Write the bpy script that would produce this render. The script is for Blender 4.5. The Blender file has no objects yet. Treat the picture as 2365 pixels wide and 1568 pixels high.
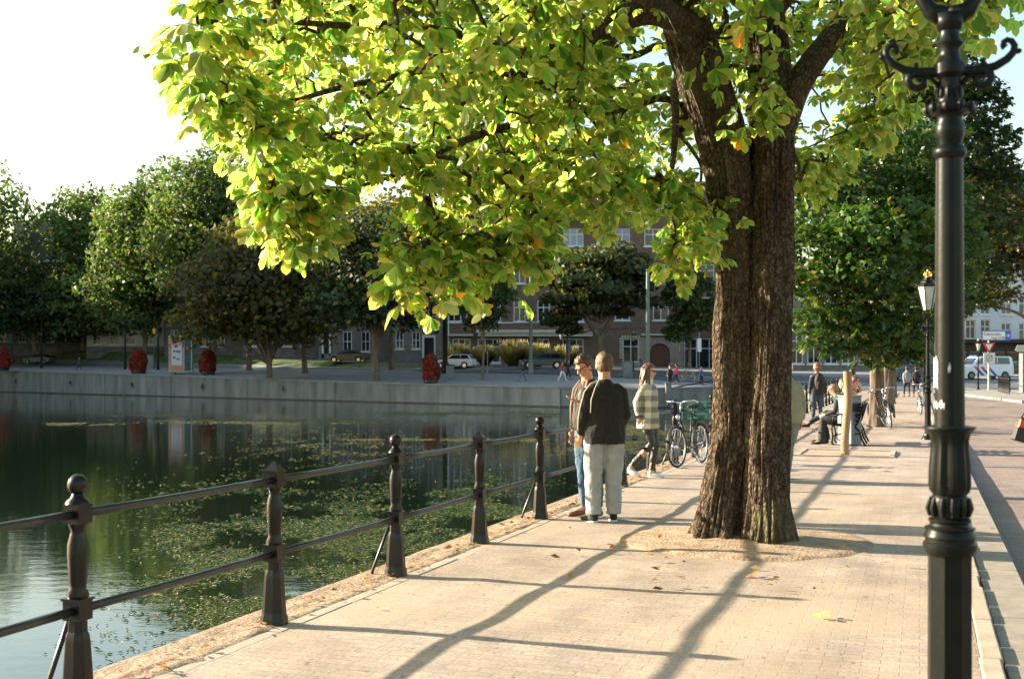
import bpy, bmesh, math, random
import numpy as np
from mathutils import Vector, Matrix, noise, Quaternion
random.seed(7); rng=np.random.default_rng(11)
sc=bpy.context.scene; col=sc.collection
PI=math.pi; R=math.radians
F=2760.; CX=1182.5; HY=850.; CH=1.63     # focal length, centre column, horizon row (in a 2365 px wide frame), camera height
def W(x,y,Y): return Vector(((x-CX)/F*Y,Y,CH+(HY-y)/F*Y))
def G(x,y,z=0.):
    Y=(CH-z)*F/(y-HY); return Vector(((x-CX)/F*Y,Y,z))
# ---------- promenade frame: a runs along the quay, o across it (0 = fence line)
P3=Vector((-.908,9.37,0)); QD=Vector((.3236,.9462,0)); QN=Vector((.9462,-.3236,0)); QR=-math.atan2(.3236,.9462)
def PR(a,o,z=0.): return P3+QD*a+QN*o+Vector((0,0,z))
# ---------- properties
def tag(o,label=None,cat=None,group=None,kind=None):
    if label: o['label']=label
    if cat: o['category']=cat
    if group: o['group']=group
    if kind: o['kind']=kind
    return o
def thing(name,loc,label,cat,rz=0.,group=None):
    o=bpy.data.objects.new(name,None); col.objects.link(o); o.location=loc; o.rotation_euler=(0,0,rz); o.empty_display_size=.2
    return tag(o,label,cat,group)
def copytree(o,parent=None):
    c=o.copy(); col.objects.link(c); c.parent=parent
    for ch in list(o.children): copytree(ch,c)
    return c
def place(o,loc,rz,label,group=None):
    o.location=loc; o.rotation_euler=(0,0,rz); o['label']=label
    if group: o['group']=group
    return o
# ---------- mesh builder
class MB:
    def __init__(s): s.v=[]; s.f=[]; s.m=Matrix.Identity(4)
    def add(s,vs,fs):
        n=len(s.v); s.v+= [tuple(s.m@Vector(v)) for v in vs]; s.f+=[tuple(i+n for i in f) for f in fs]; return s
    def box(s,c,d,rz=0.,taper=1.,rx=0.,ry=0.):
        M=Matrix.Translation(c)@Matrix.Rotation(rz,4,'Z')@Matrix.Rotation(ry,4,'Y')@Matrix.Rotation(rx,4,'X'); x,y,z=[k/2 for k in d]
        vs=[M@Vector(p) for p in ((-x,-y,-z),(x,-y,-z),(x,y,-z),(-x,y,-z),(-x*taper,-y*taper,z),(x*taper,-y*taper,z),(x*taper,y*taper,z),(-x*taper,y*taper,z))]
        return s.add(vs,[(3,2,1,0),(4,5,6,7),(0,1,5,4),(1,2,6,5),(2,3,7,6),(3,0,4,7)])
    def bb(s,x0,x1,y0,y1,z0,z1): return s.box(((x0+x1)/2,(y0+y1)/2,(z0+z1)/2),(x1-x0,y1-y0,z1-z0))
    def tube(s,pts,rad,n=8,ref=None,caps=True):
        pts=[Vector(p) for p in pts]; N=len(pts); vs=[]; fs=[]
        if not isinstance(rad,(list,tuple)): rad=[rad]*N
        side=None
        for i,p in enumerate(pts):
            t=(pts[min(i+1,N-1)]-pts[max(i-1,0)])
            if t.length<1e-9: t=Vector((0,0,1))
            t.normalize()
            r_=Vector(ref) if ref is not None else (side if side is not None else (Vector((1,0,0)) if abs(t.x)<.8 else Vector((0,1,0))))
            sd=r_-t*r_.dot(t)
            if sd.length<1e-4: sd=Vector((0,1,0))-t*t.y
            side=sd.normalized(); dp=t.cross(side); r=rad[i]; a,b=(r if isinstance(r,(list,tuple)) else (r,r))
            for k in range(n):
                an=2*PI*k/n; vs.append(p+side*(a*math.cos(an))+dp*(b*math.sin(an)))
        for i in range(N-1):
            for k in range(n):
                k2=(k+1)%n; fs.append((i*n+k,i*n+k2,(i+1)*n+k2,(i+1)*n+k))
        if caps: fs.append(tuple(range(n-1,-1,-1))); fs.append(tuple((N-1)*n+k for k in range(n)))
        return s.add(vs,fs)
    def lathe(s,prof,n=16,c=(0,0,0),ph=0.):
        vs=[];fs=[]; N=len(prof)
        for r,z in prof:
            for k in range(n):
                an=2*PI*k/n+ph; vs.append((c[0]+r*math.cos(an),c[1]+r*math.sin(an),c[2]+z))
        for i in range(N-1):
            for k in range(n):
                k2=(k+1)%n; fs.append((i*n+k,i*n+k2,(i+1)*n+k2,(i+1)*n+k))
        fs.append(tuple(range(n-1,-1,-1))); fs.append(tuple((N-1)*n+k for k in range(n)))
        return s.add(vs,fs)
    def ell(s,c,r,n=12,m=8,rot=None):
        vs=[];fs=[]; M=rot.to_matrix() if rot is not None else Matrix.Identity(3); c=Vector(c)
        for i in range(m+1):
            th=PI*(i+.02*(1 if i==0 else -1 if i==m else 0))/m
            for k in range(n):
                an=2*PI*k/n; vs.append(c+M@Vector((r[0]*math.sin(th)*math.cos(an),r[1]*math.sin(th)*math.sin(an),r[2]*math.cos(th))))
        for i in range(m):
            for k in range(n): fs.append((i*n+k,(i+1)*n+k,(i+1)*n+(k+1)%n,i*n+(k+1)%n))
        fs.append(tuple(range(n))); fs.append(tuple(m*n+n-1-k for k in range(n)))
        return s.add(vs,fs)
    def torus(s,c,R_,r,axis='Y',n=32,m=8):
        pts=[]
        vs=[];fs=[]
        for i in range(n):
            a=2*PI*i/n
            for j in range(m):
                b=2*PI*j/m; q=(R_+r*math.cos(b)); x=q*math.cos(a); z=q*math.sin(a); y=r*math.sin(b)
                p=(x,y,z) if axis=='Y' else ((y,x,z) if axis=='X' else (x,z,y)); vs.append((c[0]+p[0],c[1]+p[1],c[2]+p[2]))
        for i in range(n):
            for j in range(m): fs.append((i*m+j,i*m+(j+1)%m,((i+1)%n)*m+(j+1)%m,((i+1)%n)*m+j))
        return s.add(vs,fs)
    def prism(s,poly,y0,y1):   # polygon in XZ, extruded along Y
        n=len(poly); vs=[(p[0],y0,p[1]) for p in poly]+[(p[0],y1,p[1]) for p in poly]
        fs=[tuple(range(n)),tuple(range(2*n-1,n-1,-1))]+[(i,i+n,(i+1)%n+n,(i+1)%n) for i in range(n)]
        return s.add(vs,fs)
    def slab(s,poly,z0,z1):    # polygon in XY, extruded along Z
        n=len(poly); vs=[(p[0],p[1],z0) for p in poly]+[(p[0],p[1],z1) for p in poly]
        fs=[tuple(range(n-1,-1,-1)),tuple(range(n,2*n))]+[(i,(i+1)%n,(i+1)%n+n,i+n) for i in range(n)]
        return s.add(vs,fs)
    def build(s,name,mat,parent=None,smooth=False,bevel=0.):
        me=bpy.data.meshes.new(name); me.from_pydata(s.v,[],s.f); me.validate()
        bm=bmesh.new(); bm.from_mesh(me); bmesh.ops.recalc_face_normals(bm,faces=bm.faces); bm.to_mesh(me); bm.free()
        me.materials.append(mat)
        if smooth: me.polygons.foreach_set('use_smooth',[True]*len(me.polygons))
        o=bpy.data.objects.new(name,me); col.objects.link(o); o.parent=parent
        if smooth=='auto': me.set_sharp_from_angle(angle=R(40))
        if bevel:
            b=o.modifiers.new('b','BEVEL'); b.width=bevel; b.segments=2; b.limit_method='ANGLE'; b.angle_limit=R(40)
        return o
def npmesh(name,V,Fc,mat,parent=None,tint=None,smooth=False):
    """V (n,3), Fc (m,k) equal-sized faces, tint (n,3) point colour"""
    me=bpy.data.meshes.new(name); n=len(V); m,k=Fc.shape
    me.vertices.add(n); me.vertices.foreach_set('co',np.ascontiguousarray(V,dtype=np.float32).ravel())
    me.loops.add(m*k); me.loops.foreach_set('vertex_index',np.ascontiguousarray(Fc,dtype=np.int32).ravel())
    me.polygons.add(m); me.polygons.foreach_set('loop_start',np.arange(m,dtype=np.int32)*k)
    try: me.polygons.foreach_set('loop_total',np.full(m,k,dtype=np.int32))
    except Exception: pass
    if smooth: me.polygons.foreach_set('use_smooth',np.ones(m,dtype=bool))
    me.update(calc_edges=True)
    if tint is not None:
        at=me.color_attributes.new('tint','FLOAT_COLOR','POINT'); c=np.ones((n,4),dtype=np.float32); c[:,:3]=tint; at.data.foreach_set('color',c.ravel())
    me.materials.append(mat); o=bpy.data.objects.new(name,me); col.objects.link(o); o.parent=parent
    return o
# ---------- materials
def nd(nt,t,**k):
    n=nt.nodes.new(t)
    for a,b in k.items(): setattr(n,a,b)
    return n
def base_mat(name):
    m=bpy.data.materials.new(name); m.use_nodes=True; nt=m.node_tree; return m,nt,nt.nodes['Principled BSDF']
def ramp(nt,src,stops):
    r=nd(nt,'ShaderNodeValToRGB'); e=r.color_ramp.elements
    while len(e)<len(stops): e.new(.5)
    for i,(p,c) in enumerate(stops): e[i].position=p; e[i].color=(*c,1) if len(c)==3 else c
    nt.links.new(src,r.inputs[0]); return r.outputs[0]
def tcoord(nt,scale=(1,1,1),kind='Object',rot=(0,0,0)):
    tc=nd(nt,'ShaderNodeTexCoord'); mp=nd(nt,'ShaderNodeMapping'); mp.inputs['Scale'].default_value=scale; mp.inputs['Rotation'].default_value=rot
    nt.links.new(tc.outputs[kind],mp.inputs[0]); return mp.outputs[0]
def noisen(nt,vec,s,d=4,rough=.55):
    n=nd(nt,'ShaderNodeTexNoise'); n.inputs['Scale'].default_value=s; n.inputs['Detail'].default_value=d; n.inputs['Roughness'].default_value=rough
    nt.links.new(vec,n.inputs['Vector']); return n.outputs['Fac']
def mixc(nt,fac,a,b,mode='MIX'):
    m=nd(nt,'ShaderNodeMix',data_type='RGBA',blend_type=mode)
    for sck,v in ((m.inputs[0],fac),(m.inputs[6],a),(m.inputs[7],b)):
        if hasattr(v,'links') or hasattr(v,'is_linked'): nt.links.new(v,sck)
        elif isinstance(v,(int,float)): sck.default_value=v
        else: sck.default_value=(*v,1)
    return m.outputs[2]
def mth(nt,op,a,b=0.):
    m=nd(nt,'ShaderNodeMath',operation=op)
    for i,v in enumerate((a,b)):
        if hasattr(v,'is_linked'): nt.links.new(v,m.inputs[i])
        else: m.inputs[i].default_value=v
    return m.outputs[0]
def bump(nt,h,strength,dist,bs):
    b=nd(nt,'ShaderNodeBump'); b.inputs['Strength'].default_value=strength; b.inputs['Distance'].default_value=dist
    nt.links.new(h,b.inputs['Height']); nt.links.new(b.outputs[0],bs.inputs['Normal']); return b
def mat(name,c,c2=None,scale=8.,rough=.6,metal=0.,bs=0.,bscale=None,bd=.01,stretch=(1,1,1),spec=None,lo=.35,hi=.65,coat=0.):
    m,nt,b=base_mat(name)
    v=tcoord(nt,stretch)
    if c2 is not None:
        n=noisen(nt,v,scale,5); nt.links.new(ramp(nt,n,[(lo,c),(hi,c2)]),b.inputs['Base Color'])
    else: b.inputs['Base Color'].default_value=(*c,1)
    b.inputs['Roughness'].default_value=rough; b.inputs['Metallic'].default_value=metal
    if spec is not None: b.inputs['Specular IOR Level'].default_value=spec
    if coat: b.inputs['Coat Weight'].default_value=coat; b.inputs['Coat Roughness'].default_value=.1
    if bs: bump(nt,noisen(nt,v,bscale or scale*2,6),bs,bd,b)
    return m
def leafmat(name,trans=.5,tr_mul=(1.6,1.8,.8),rough=.45,spec=.35):
    m,nt,b=base_mat(name)
    a=nd(nt,'ShaderNodeAttribute',attribute_name='tint')
    nt.links.new(a.outputs['Color'],b.inputs['Base Color']); b.inputs['Roughness'].default_value=rough; b.inputs['Specular IOR Level'].default_value=spec
    t=nd(nt,'ShaderNodeBsdfTranslucent'); nt.links.new(mixc(nt,1.,a.outputs['Color'],tr_mul,'MULTIPLY'),t.inputs['Color'])
    mx=nd(nt,'ShaderNodeMixShader'); mx.inputs[0].default_value=trans
    nt.links.new(b.outputs[0],mx.inputs[1]); nt.links.new(t.outputs[0],mx.inputs[2]); nt.links.new(mx.outputs[0],nt.nodes['Material Output'].inputs[0])
    return m
def brickmat(name,cols,mortar,bw,rh,msize,rough=.85,bstr=.5,var=1.,offs=.5,axis='XY',big=None,bias=0.,warp=0.,dots=0.):
    m,nt,b=base_mat(name)
    if axis=='XY': v=tcoord(nt)
    else: v=tcoord(nt,rot=(R(90),0,0))   # XZ facade (mapping: z -> y)
    if warp:
        nz=nd(nt,'ShaderNodeTexNoise'); nz.inputs['Scale'].default_value=3.; nt.links.new(v,nz.inputs['Vector'])
        vm=nd(nt,'ShaderNodeVectorMath',operation='MULTIPLY_ADD'); nt.links.new(nz.outputs['Color'],vm.inputs[0]); vm.inputs[1].default_value=(warp,warp,0); nt.links.new(v,vm.inputs[2]); v=vm.outputs[0]
    br=nd(nt,'ShaderNodeTexBrick'); br.offset=offs
    br.inputs['Scale'].default_value=1.; br.inputs['Brick Width'].default_value=bw; br.inputs['Row Height'].default_value=rh; br.inputs['Mortar Size'].default_value=msize
    br.inputs['Mortar Smooth'].default_value=.3; br.inputs['Bias'].default_value=bias
    br.inputs['Color1'].default_value=(*cols[0],1); br.inputs['Color2'].default_value=(*cols[1],1); br.inputs['Mortar'].default_value=(*mortar,1)
    nt.links.new(v,br.inputs['Vector'])
    n=noisen(nt,v,1.3,5); n2=noisen(nt,v,38,3)
    c=mixc(nt,ramp(nt,n,[(.3,(0,0,0)),(.75,(1,1,1))]),br.outputs['Color'],(cols[2]),'MIX') if False else mixc(nt,.55*var,br.outputs['Color'],ramp(nt,n,[(.3,(.62,.6,.58)),(.7,(1.25,1.22,1.15))]),'MULTIPLY')
    c=mixc(nt,.5*var,c,ramp(nt,n2,[(.3,(.6,.6,.62)),(.65,(1.3,1.28,1.22))]),'MULTIPLY')
    if big: c=mixc(nt,ramp(nt,noisen(nt,v,big[0],6),[(big[1],(0,0,0)),(big[2],(1,1,1))]),c,big[3])
    if dots:
        vo=nd(nt,'ShaderNodeTexVoronoi'); vo.inputs['Scale'].default_value=dots; nt.links.new(v,vo.inputs['Vector']); c=mixc(nt,1.,c,ramp(nt,vo.outputs['Distance'],[(.03,(.3,.26,.22)),(.13,(1,1,1))]),'MULTIPLY')
        c=mixc(nt,.8,c,ramp(nt,noisen(nt,tcoord(nt,(1.,.35,1.)),1.1,6,.65),[(.32,(.66,.64,.62)),(.55,(1.,1.,1.)),(.75,(1.1,1.06,1.))]),'MULTIPLY')
    nt.links.new(c,b.inputs['Base Color']); b.inputs['Roughness'].default_value=rough; b.inputs['Specular IOR Level'].default_value=.25
    h=mth(nt,'ADD',mth(nt,'MULTIPLY',br.outputs['Fac'],-1.),mth(nt,'MULTIPLY',n2,.6)); bump(nt,h,bstr,.008,b)
    return m
# ================= materials used all over
M={}
M['iron']=mat('black_iron_paint',(.005,.006,.005),(.010,.010,.008),22,.4,0,.12,60,.002,spec=.25)
M['iron_green']=mat('dark_green_iron_paint',(.004,.0065,.005),(.009,.010,.008),14,.36,0,.2,50,.003,spec=.16)
M['fence']=mat('worn_fence_paint',(.003,.003,.0025),(.010,.007,.005),17,.32,0,.3,50,.003,spec=.32)
M['rail']=mat('worn_rail_paint',(.010,.010,.009),(.03,.026,.02),9,.36,0,.2,80,.002,spec=.45)
M['gold']=mat('gilded_crown',(.75,.42,.12),None,1,.3,.9)
M['glass_milk']=mat('lamp_glass',(.55,.58,.5),(.42,.46,.38),5,.15)
M['glass']=mat('window_glass',(.012,.017,.022),(.035,.045,.055),.7,.06,0,spec=.8)
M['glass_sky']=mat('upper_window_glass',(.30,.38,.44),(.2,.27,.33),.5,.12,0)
M['white']=mat('white_paint',(.74,.74,.7),(.6,.6,.57),3,.5)
M['cream']=mat('cream_paint',(.62,.56,.42),(.5,.46,.36),2,.6)
M['stone']=mat('sandstone',(.36,.31,.23),(.25,.22,.17),1.6,.8,0,.4,9,.02)
M['greystone']=mat('grey_stone',(.2,.2,.19),(.12,.12,.115),1.2,.85,0,.4,10,.02)
M['pave_stone']=mat('kerb_stone',(.42,.34,.25),(.32,.26,.19),6,.85,0,.5,40,.004)
M['bark']=None
M['dirt']=mat('dry_soil',(.22,.14,.08),(.42,.31,.20),7,.95,0,.9,34,.02,lo=.3,hi=.7)
M['wood']=mat('stake_wood',(.22,.125,.06),(.36,.25,.14),7,.7,0,.5,16,.01,stretch=(1,1,.12))
M['rubber']=mat('tyre_rubber',(.02,.02,.02),None,1,.7)
M['chrome']=mat('bright_metal',(.7,.7,.7),None,1,.22,.95)
M['zinc']=mat('grey_painted_metal',(.13,.145,.15),(.18,.19,.19),6,.5,.2)
M['lightgrey']=mat('light_grey_panel',(.33,.32,.28),(.28,.27,.24),5,.6)
M['asphalt']=mat('asphalt',(.07,.072,.075),(.11,.11,.11),1.1,.9,0,.4,90,.004)
M['black']=mat('black_plastic',(.015,.015,.016),None,1,.45)
M['red']=mat('red_lacquer',(.5,.02,.015),None,1,.35)
M['blue']=mat('blue_enamel',(.03,.12,.42),None,1,.4)
M['orange']=mat('orange_stripe',(.8,.25,.04),None,1,.4)
M['grass']=mat('bank_grass',(.045,.08,.015),(.12,.15,.035),.9,.9,0,.7,14,.05)
M['skin']=mat('skin',(.62,.33,.21),(.5,.24,.14),30,.5)
M['bark2']=mat('street_tree_bark',(.09,.065,.045),(.2,.155,.11),4,.95,0,.9,9,.05,stretch=(1,1,.2))
M['leaf_far']=leafmat('far_foliage',.35,(2.,2.,.8),.55,.25)
M['leaf_mid']=leafmat('street_tree_foliage',.25,(2.,2.1,.9),.4,.4)
M['leaf_near']=leafmat('chestnut_leaf',.68,(4.1,3.6,4.0),.40,.38)
M['petal']=leafmat('flower_petals',.2,(1.1,1.,1.),.5,.2)
# ================= world, sun, camera
SUNV=Vector((-.945,.30,.352)).normalized()
w=bpy.data.worlds.new('World'); sc.world=w; w.use_nodes=True; nt=w.node_tree; bg=nt.nodes['Background']
sky=nd(nt,'ShaderNodeTexSky',sky_type='NISHITA'); sky.sun_disc=False
el=math.asin(SUNV.z); az=math.atan2(SUNV.x,SUNV.y)
sky.sun_elevation=el; sky.sun_rotation=az; sky.air_density=1.5; sky.dust_density=1.6; sky.ozone_density=1.6; sky.altitude=0
nt.links.new(sky.outputs[0],bg.inputs[0]); bg.inputs[1].default_value=.088
sl=bpy.data.lights.new('sun','SUN'); sl.energy=5.; sl.angle=R(.6); sl.color=(1.,.865,.69)
so=bpy.data.objects.new('sun',sl); col.objects.link(so); so.rotation_euler=(-SUNV).to_track_quat('-Z','Y').to_euler()
sc.view_settings.view_transform='Standard'; sc.view_settings.look='None'; sc.view_settings.gamma=1.; sc.view_settings.exposure=1.92
cd=bpy.data.cameras.new('camera'); cam=bpy.data.objects.new('camera',cd); col.objects.link(cam); sc.camera=cam
cam.location=(0,0,CH); cam.rotation_euler=(R(90),0,0); cd.sensor_width=36; cd.lens=36*F/2365; cd.shift_y=66/2365; cd.clip_end=3000; cd.clip_start=.05
cd.dof.use_dof=True; cd.dof.focus_distance=13.; cd.dof.aperture_fstop=4.5
# ================= setting: near promenade
def gridsheet(name,x0,x1,y0,y1,dx,dy,zf,m,local=True,kind='structure',jit=None):
    nx=max(2,int((x1-x0)/dx)+1); ny=max(2,int((y1-y0)/dy)+1)
    xs=np.linspace(x0,x1,nx); ys=np.linspace(y0,y1,ny); V=[]
    for j in range(ny):
        for i in range(nx): V.append((xs[i],ys[j],zf(xs[i],ys[j])))
    I=np.arange(nx*ny).reshape(ny,nx); Fc=np.stack([I[:-1,:-1],I[:-1,1:],I[1:,1:],I[1:,:-1]],-1).reshape(-1,4)
    o=npmesh(name,np.array(V),Fc,m,smooth=True); o['kind']=kind
    if local: o.location=P3; o.rotation_euler=(0,0,QR)
    return o
def wob(x,y): # settled paving
    return .013*noise.noise(Vector((x*.75,y*.75,3.)))+.007*noise.noise(Vector((x*2.1,y*2.1,9.)))
pav=brickmat('clinker_paving',((.405,.325,.255),(.33,.275,.23)),(.285,.23,.18),.205,.088,.005,.9,.4,1.,warp=.012,big=(.45,.5,.72,(.40,.31,.215)),dots=7.5)
def pavz(x,y): return wob(x,y)*min(1,max(0,min(x-.16,4.2-x)/.5))
gridsheet('pavement',.152,4.207,-12,28,.13,.16,pavz,pav)
gridsheet('pavement',.16,4.20,28,80,.4,.8,lambda x,y:0.,pav)
b=MB(); b.bb(-.02,.155,-12,80,-.4,.008) if False else None
# narrow border stones between soil strip and clinkers, kerb stones on the road side
kb=MB(); a=-12.
while a<80:
    L=.95+random.random()*.1; kb.box((.105+random.uniform(-.004,.004),a+L/2,-.153+random.uniform(-.003,.004)),(.1,L-.012,.31),random.uniform(-.004,.004)); a+=L
o=kb.build('pavement_border',M['pave_stone'],bevel=.006); o.location=P3; o.rotation_euler=(0,0,QR); o['kind']='structure'
kb=MB(); a=-12.
while a<80:
    L=.42+random.random()*.35; kb.box((4.265+random.uniform(-.008,.008),a+L/2,-.163+random.uniform(-.003,.003)),(.12,L-.01,.34),random.uniform(-.005,.005)); a+=L
o=kb.build('kerb',M['pave_stone'],bevel=.012); o.location=P3; o.rotation_euler=(0,0,QR); o['kind']='structure'
kb=MB(); a=-12.
while a<80:
    L=1.; kb.box((4.49,a+L/2,-.178+random.uniform(-.002,.002)),(.30,L-.004,.31)); a+=L
gm=mat('concrete_gutter',(.30,.25,.19),(.21,.18,.14),5,.9,0,.4,60,.003)
o=kb.build('gutter',gm,bevel=.006); o.location=P3; o.rotation_euler=(0,0,QR); o['kind']='structure'
# quay edge: stone coping with dry soil on it
def dz(x,y): return .006+.018*max(0.,noise.noise(Vector((x*6,y*2.2,1.))))+.022*max(0,1-abs(x+.05)/.2)*max(0.,noise.noise(Vector((x*9,y*1.1,5.))))-max(0,x-.03)*.45*(.7+noise.noise(Vector((y*4,1,1)))+.6*noise.noise(Vector((y*15,3,1))))
gridsheet('soil_strip',-.30,.115,-12,40,.025,.07,dz,M['dirt'])
b=MB(); b.bb(-.34,.05,-12,82,-.35,0.); b.bb(-.30,.05,-12,82,-3.2,-.35)
o=b.build('quay_wall',mat('quay_stone',(.33,.27,.19),(.22,.19,.15),3,.85,0,.5,22,.01),bevel=.015); o.location=P3; o.rotation_euler=(0,0,QR); o['kind']='structure'
# road
road=brickmat('road_clinkers',((.28,.215,.18),(.23,.185,.16)),(.2,.165,.14),.22,.1,.006,.9,.45,.8,dots=6.)
gridsheet('road',4.645,40,-12,90,.5,.6,lambda x,y:-.128+.015*noise.noise(Vector((x*.4,y*.4,0)))-.004*abs(x-9) if x<14 else -.15,road)
# ================= pond and far land
ZW=-1.49
WF=[(-260.,322.7),(-67.,156.6),(3.7,95.7),(10.,93.2),(17.5,96.),(24.7,85.)]
def Yw(X):
    if X>24.7: return 84.
    for (x0,y0),(x1,y1) in zip(WF,WF[1:]):
        if x0<=X<=x1: return y0+(y1-y0)*(X-x0)/(x1-x0)
    return 322.
U=Vector((-.758,.652)); NN=Vector((.652,.758)); Q0=Vector((3.7,95.7))
def sstep(x): x=min(1,max(0,x)); return x*x*(3-2*x)
def zland(X,Y):
    p=Vector((X,Y))-Q0; s=p.dot(U); d=p.dot(NN)
    zr=min(1.7,.047*max(0,Y-92)) - (.145 if X>24.7 else 0)*(1-sstep((Y-84)/10))
    s2=max(0,s); zl=.0145*s2+(.085-.0004*min(s2,90))*max(0,min(d,14))
    hb=np.interp(s2,[0,15,45,93,160],[0,.25,.7,1.9,2.6]); zl+=hb*sstep((d-14)/3.)+.004*max(0,d-17)
    return zr+(zl-zr)*sstep((s+8)/24)
xs=list(np.arange(-258,-70,6))+list(np.arange(-70,24,2))+[24.7,24.71]+list(np.arange(27,140,4)); fr=[0,.002,1,2.5,4,6,8,10,12,14,16,18,20,22,24,26,29,33,38,45,60,90,160,400]
V=[(X,Yw(X)+f,zland(X,Yw(X)+f)) for X in xs for f in fr]; nx,ny=len(xs),len(fr)
I=np.arange(nx*ny).reshape(nx,ny); Fc=np.stack([I[:-1,:-1],I[1:,:-1],I[1:,1:],I[:-1,1:]],-1).reshape(-1,4)
plaza=mat('pale_gravel',(.17,.178,.17),(.235,.24,.225),2.,.95,0,.5,30,.01)
o=npmesh('far_ground',np.array(V),Fc,plaza,smooth=True); o['kind']='structure'
o=MB().add([(-400,-80,-3.2),(500,-80,-3.2),(500,600,-3.2),(-400,600,-3.2)],[(0,1,2,3)]).build('ground',M['asphalt']); o['kind']='structure'
# overlay strips on the far land (grass bank, streets)
def strip(name,m,s0,s1,d0,d1,lift,ns=60,nd_=8):
    V=[]
    for i in range(ns+1):
        for j in range(nd_+1):
            s=s0+(s1-s0)*i/ns; d=d0+(d1-d0)*j/nd_; p=Q0+U*s+NN*d; V.append((p.x,p.y,zland(p.x,p.y)+lift))
    I=np.arange((ns+1)*(nd_+1)).reshape(ns+1,nd_+1); Fc=np.stack([I[:-1,:-1],I[1:,:-1],I[1:,1:],I[:-1,1:]],-1).reshape(-1,4)
    o=npmesh(name,np.array(V),Fc,m,smooth=True); o['kind']='structure'; return o
strip('grass_bank',M['grass'],2,190,13.2,18.5,.03)
strip('street',M['asphalt'],-60,190,19.5,27,.03)
strip('tram_street',M['asphalt'],-70,28,11.5,17.0,.05)
# water
m,nt,bs=base_mat('pond_water')
bs.inputs['Base Color'].default_value=(.006,.013,.008,1); bs.inputs['Roughness'].default_value=.022; bs.inputs['IOR'].default_value=1.6
v=tcoord(nt,(1.,1.6,1.)); h=mth(nt,'ADD',mth(nt,'MULTIPLY',noisen(nt,v,1.6,3),1.),mth(nt,'MULTIPLY',noisen(nt,v,9.,4),.22))
bm_=bump(nt,h,.07,.05,bs)
o=MB().add([(-400,-60,ZW),(60,-60,ZW),(60,340,ZW),(-400,340,ZW)],[(0,1,2,3)]).build('water',m); o['kind']='structure'
# far quay wall: each cast panel with its pilaster, ring openings
conc=mat('weathered_concrete',(.25,.26,.24),(.10,.11,.095),.8,.9,0,.4,14,.02,stretch=(1,1,.25),lo=.3,hi=.72)
coping=mat('wet_coping',(.24,.25,.24),(.18,.19,.185),1,.8,0,.3,12,.02)
fq=thing('quay_wall_far',(0,0,0),'pale concrete quay wall with round mooring holes across the pond','wall')
dk=mat('wall_joint',(.07,.07,.065),(.12,.12,.11),3,.9)
holes=MB(); wet=MB(); joints=MB(); wl=MB(); cp=MB(); base=MB(); rings=MB()
def seg(p0,p1,h0,h1):
    p0=Vector(p0);p1=Vector(p1); d=(p1-p0).normalized(); nrm=Vector((d.y,-d.x)); nrm=nrm if nrm.y<0 else -nrm
    q=[p0,p1,p1-nrm*.6,p0-nrm*.6]
    wl.add([(a.x,a.y,-3.) for a in q]+[(q[0].x,q[0].y,h0-.12),(q[1].x,q[1].y,h1-.12),(q[2].x,q[2].y,h1-.12),(q[3].x,q[3].y,h0-.12)],[(0,1,5,4),(1,2,6,5),(2,3,7,6),(3,0,4,7),(4,5,6,7)])
    q=[p0+nrm*.07,p1+nrm*.07,p1-nrm*.6,p0-nrm*.6]
    wet.add([(a.x,a.y,ZW-.3) for a in q]+[(a.x,a.y,ZW+.10) for a in q],[(0,1,5,4),(1,2,6,5),(2,3,7,6),(3,0,4,7),(4,5,6,7)]) 
    cp.add([(q[0].x,q[0].y,h0-.12),(q[1].x,q[1].y,h1-.12),(q[2].x,q[2].y,h1-.12),(q[3].x,q[3].y,h0-.12),(q[0].x,q[0].y,h0+.02),(q[1].x,q[1].y,h1+.02),(q[2].x,q[2].y,h1+.02),(q[3].x,q[3].y,h0+.02)],[(0,1,5,4),(1,2,6,5),(2,3,7,6),(3,0,4,7),(4,5,6,7),(3,2,1,0)])
    return nrm
s=-.0; k=0
while s<230:
    L=13.6; p0=Q0+U*s; p1=Q0+U*(s+L); nrm=seg(p0,p1,zland(p0.x,p0.y)+.01,zland(p1.x,p1.y)+.01)
    h=zland(p0.x,p0.y); c=p0+nrm*.012; an=math.atan2(U.y,U.x)
    joints.box((c.x,c.y,(h-.14+ZW-.5)/2),(.12,.03,h-.14-ZW+.5),an)
    c=p0+nrm*.022+U*.45; wl.box((c.x,c.y,(h-.16+ZW-.5)/2),(1.3,.045,h-.16-ZW+.5),an)
    if k%1==0 and s>18:
        c=p0+U*(L*.55)+nrm*.0; hh=zland(c.x,c.y); zc=(hh+ZW)/2+.05
        q=Matrix.Translation((c.x,c.y,zc))@Matrix.Rotation(an,4,'Z'); rings.m=q; rings.torus((0,0,0),.36,.085,'Y',20,6); holes.m=q; holes.tube([(0,.02,0),(0,-.03,0)],.26,18)
    s+=L;k+=1
for p0,p1 in (((3.7,95.7),(10,93.2)),((10,93.2),(17.5,96)),((17.5,96),(24.7,85))): seg(p0,p1,zland(*p0)+.01,zland(*p1)+.01)
wl.build('wall',conc,fq); cp.build('coping',coping,fq); joints.build('joint',dk,fq); wet.build('wet_band',mat('wet_algae_band',(.03,.033,.024),(.055,.055,.04),1.5,.6),fq); rings.build('hole_rim',conc,fq,True); holes.build('hole',M['black'],fq)
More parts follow.
